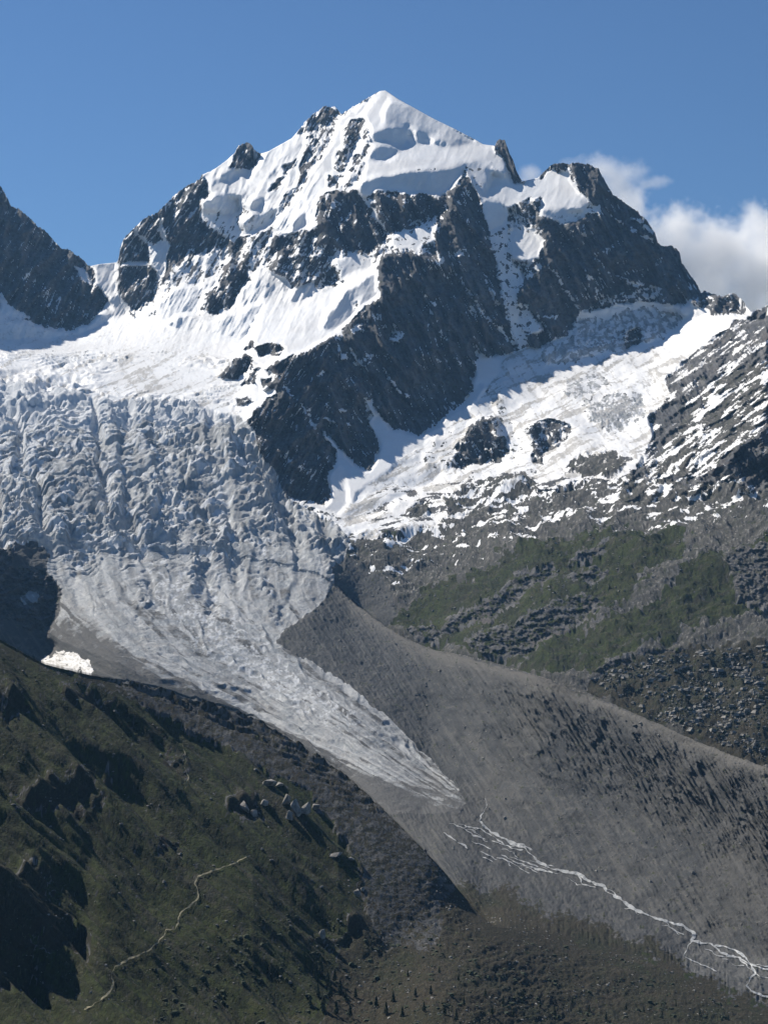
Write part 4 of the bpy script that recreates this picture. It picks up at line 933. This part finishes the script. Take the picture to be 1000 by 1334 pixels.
# ------------------------------------------------------------------ clouds behind the right shoulder
def cloud(name, label, blobs, Yc, dens, seed):
    import bmesh
    bm = bmesh.new()
    for x, y, r, sq in blobs:
        a, e = ray(x, y); m = Yc/FPX
        mt = __import__('mathutils').Matrix.Translation((a*Yc, Yc, e*Yc)) @ __import__('mathutils').Matrix.Diagonal((r*m, r*m*.8, r*m*sq, 1))
        bmesh.ops.create_icosphere(bm, subdivisions=4, radius=1.0, matrix=mt)
    me = bpy.data.meshes.new(name); bm.to_mesh(me); bm.free()
    o = bpy.data.objects.new(name, me); C.objects.link(o)
    rm = o.modifiers.new('merge', 'REMESH'); rm.mode = 'VOXEL'; rm.voxel_size = 22
    dg = bpy.context.evaluated_depsgraph_get(); me2 = bpy.data.meshes.new_from_object(o.evaluated_get(dg)); o.modifiers.clear(); o.data = me2; me2.name = name
    m = bpy.data.materials.new('cloud_vapour'); m.use_nodes = True; t = m.node_tree; t.nodes.clear()
    o_ = t.nodes.new('ShaderNodeOutputMaterial'); pv = t.nodes.new('ShaderNodeVolumePrincipled'); pv.inputs['Color'].default_value = (1, 1, 1, 1); pv.inputs['Anisotropy'].default_value = 0.35
    at = t.nodes.new('ShaderNodeAttribute'); 
    g = t.nodes.new('ShaderNodeNewGeometry'); n = t.nodes.new('ShaderNodeTexNoise'); n.inputs['Scale'].default_value = .0052; n.inputs['Detail'].default_value = 8; n.inputs['Roughness'].default_value = .68
    t.links.new(g.outputs['Position'], n.inputs['Vector'])
    # density falls off from each blob's middle, so that the edge is soft
    acc = None
    for x, y, r, sq in blobs:
        a, e = ray(x, y); mm = Yc/FPX
        sb = t.nodes.new('ShaderNodeVectorMath'); sb.operation = 'SUBTRACT'; t.links.new(g.outputs['Position'], sb.inputs[0]); sb.inputs[1].default_value = (a*Yc, Yc, e*Yc)
        dv = t.nodes.new('ShaderNodeVectorMath'); dv.operation = 'DIVIDE'; t.links.new(sb.outputs[0], dv.inputs[0]); dv.inputs[1].default_value = (r*mm, r*mm*.8, r*mm*sq)
        ln = t.nodes.new('ShaderNodeVectorMath'); ln.operation = 'LENGTH'; t.links.new(dv.outputs[0], ln.inputs[0])
        if acc is None: acc = ln.outputs['Value']
        else:
            mn = t.nodes.new('ShaderNodeMath'); mn.operation = 'SMOOTH_MIN'; mn.inputs[2].default_value = .25; t.links.new(acc, mn.inputs[0]); t.links.new(ln.outputs['Value'], mn.inputs[1]); acc = mn.outputs[0]
    # density = clamp((1 - d)*k + (noise - .5)*q)
    ma = t.nodes.new('ShaderNodeMath'); ma.operation = 'MULTIPLY_ADD'; t.links.new(acc, ma.inputs[0]); ma.inputs[1].default_value = -1.5; ma.inputs[2].default_value = 1.1
    mb = t.nodes.new('ShaderNodeMath'); mb.operation = 'MULTIPLY_ADD'; t.links.new(n.outputs['Fac'], mb.inputs[0]); mb.inputs[1].default_value = 3.4; mb.inputs[2].default_value = -1.75
    ad = t.nodes.new('ShaderNodeMath'); ad.operation = 'ADD'; ad.use_clamp = True; t.links.new(ma.outputs[0], ad.inputs[0]); t.links.new(mb.outputs[0], ad.inputs[1])
    mu = t.nodes.new('ShaderNodeMath'); mu.operation = 'MULTIPLY'; t.links.new(ad.outputs[0], mu.inputs[0]); mu.inputs[1].default_value = dens
    t.links.new(mu.outputs[0], pv.inputs['Density']); t.links.new(pv.outputs[0], o_.inputs['Volume'])
    o.data.materials.clear(); o.data.materials.append(m)
    try: m.cycles.homogeneous_volume = False
    except Exception: pass
    tag(o, label, 'cloud')
cloud('cloud', 'broad white cloud bank behind the right shoulder of the mountain', [(1010,365,130,.9),(930,345,105,.9),(870,345,95,.9),(1090,330,150,.8),(970,420,120,.8),(825,290,60,1.1),(890,300,60,.9),(985,300,60,.7)], 9600, .016, 1)
cloud('cloud', 'thin ragged wisp of cloud trailing off the dark right summit', [(805,250,56,1.0),(785,222,44,.7),(820,225,44,.6),(850,238,30,.5),(690,228,30,.9),(740,225,30,.7)], 9000, .009, 2)
#@@END
# ------------------------------------------------------------------ haze
def haze_box():
    x0, x1, y0, y1, z0, z1 = -2600, 2600, -300, 7200, float(V[:, 2].min())-40, 1640
    x0 = min(x0, float(V[:, 0].min())-50); x1 = max(x1, float(V[:, 0].max())+50); y1 = max(y1, float(V[:, 1].max())+50); z1 = max(z1, float(V[:, 2].max())+10)
    vs = [(x, y, z) for x in (x0, x1) for y in (y0, y1) for z in (z0, z1)]
    me = bpy.data.meshes.new('haze'); me.from_pydata(vs, [], [(0,1,3,2),(4,6,7,5),(0,4,5,1),(2,3,7,6),(0,2,6,4),(1,5,7,3)])
    m = bpy.data.materials.new('haze_air'); m.use_nodes = True; t = m.node_tree; t.nodes.clear()
    o_ = t.nodes.new('ShaderNodeOutputMaterial'); pv = t.nodes.new('ShaderNodeVolumePrincipled')
    pv.inputs['Color'].default_value = (.3, .6, 1, 1); pv.inputs['Density'].default_value = HAZE; pv.inputs['Anisotropy'].default_value = .1
    t.links.new(pv.outputs[0], o_.inputs['Volume']); me.materials.append(m)
    o = bpy.data.objects.new('haze', me); C.objects.link(o); o['kind'] = 'stuff'
haze_box()
print('verts', len(V), 'bounds', V.min(0), V.max(0))
print('script time', time.time()-_t0)
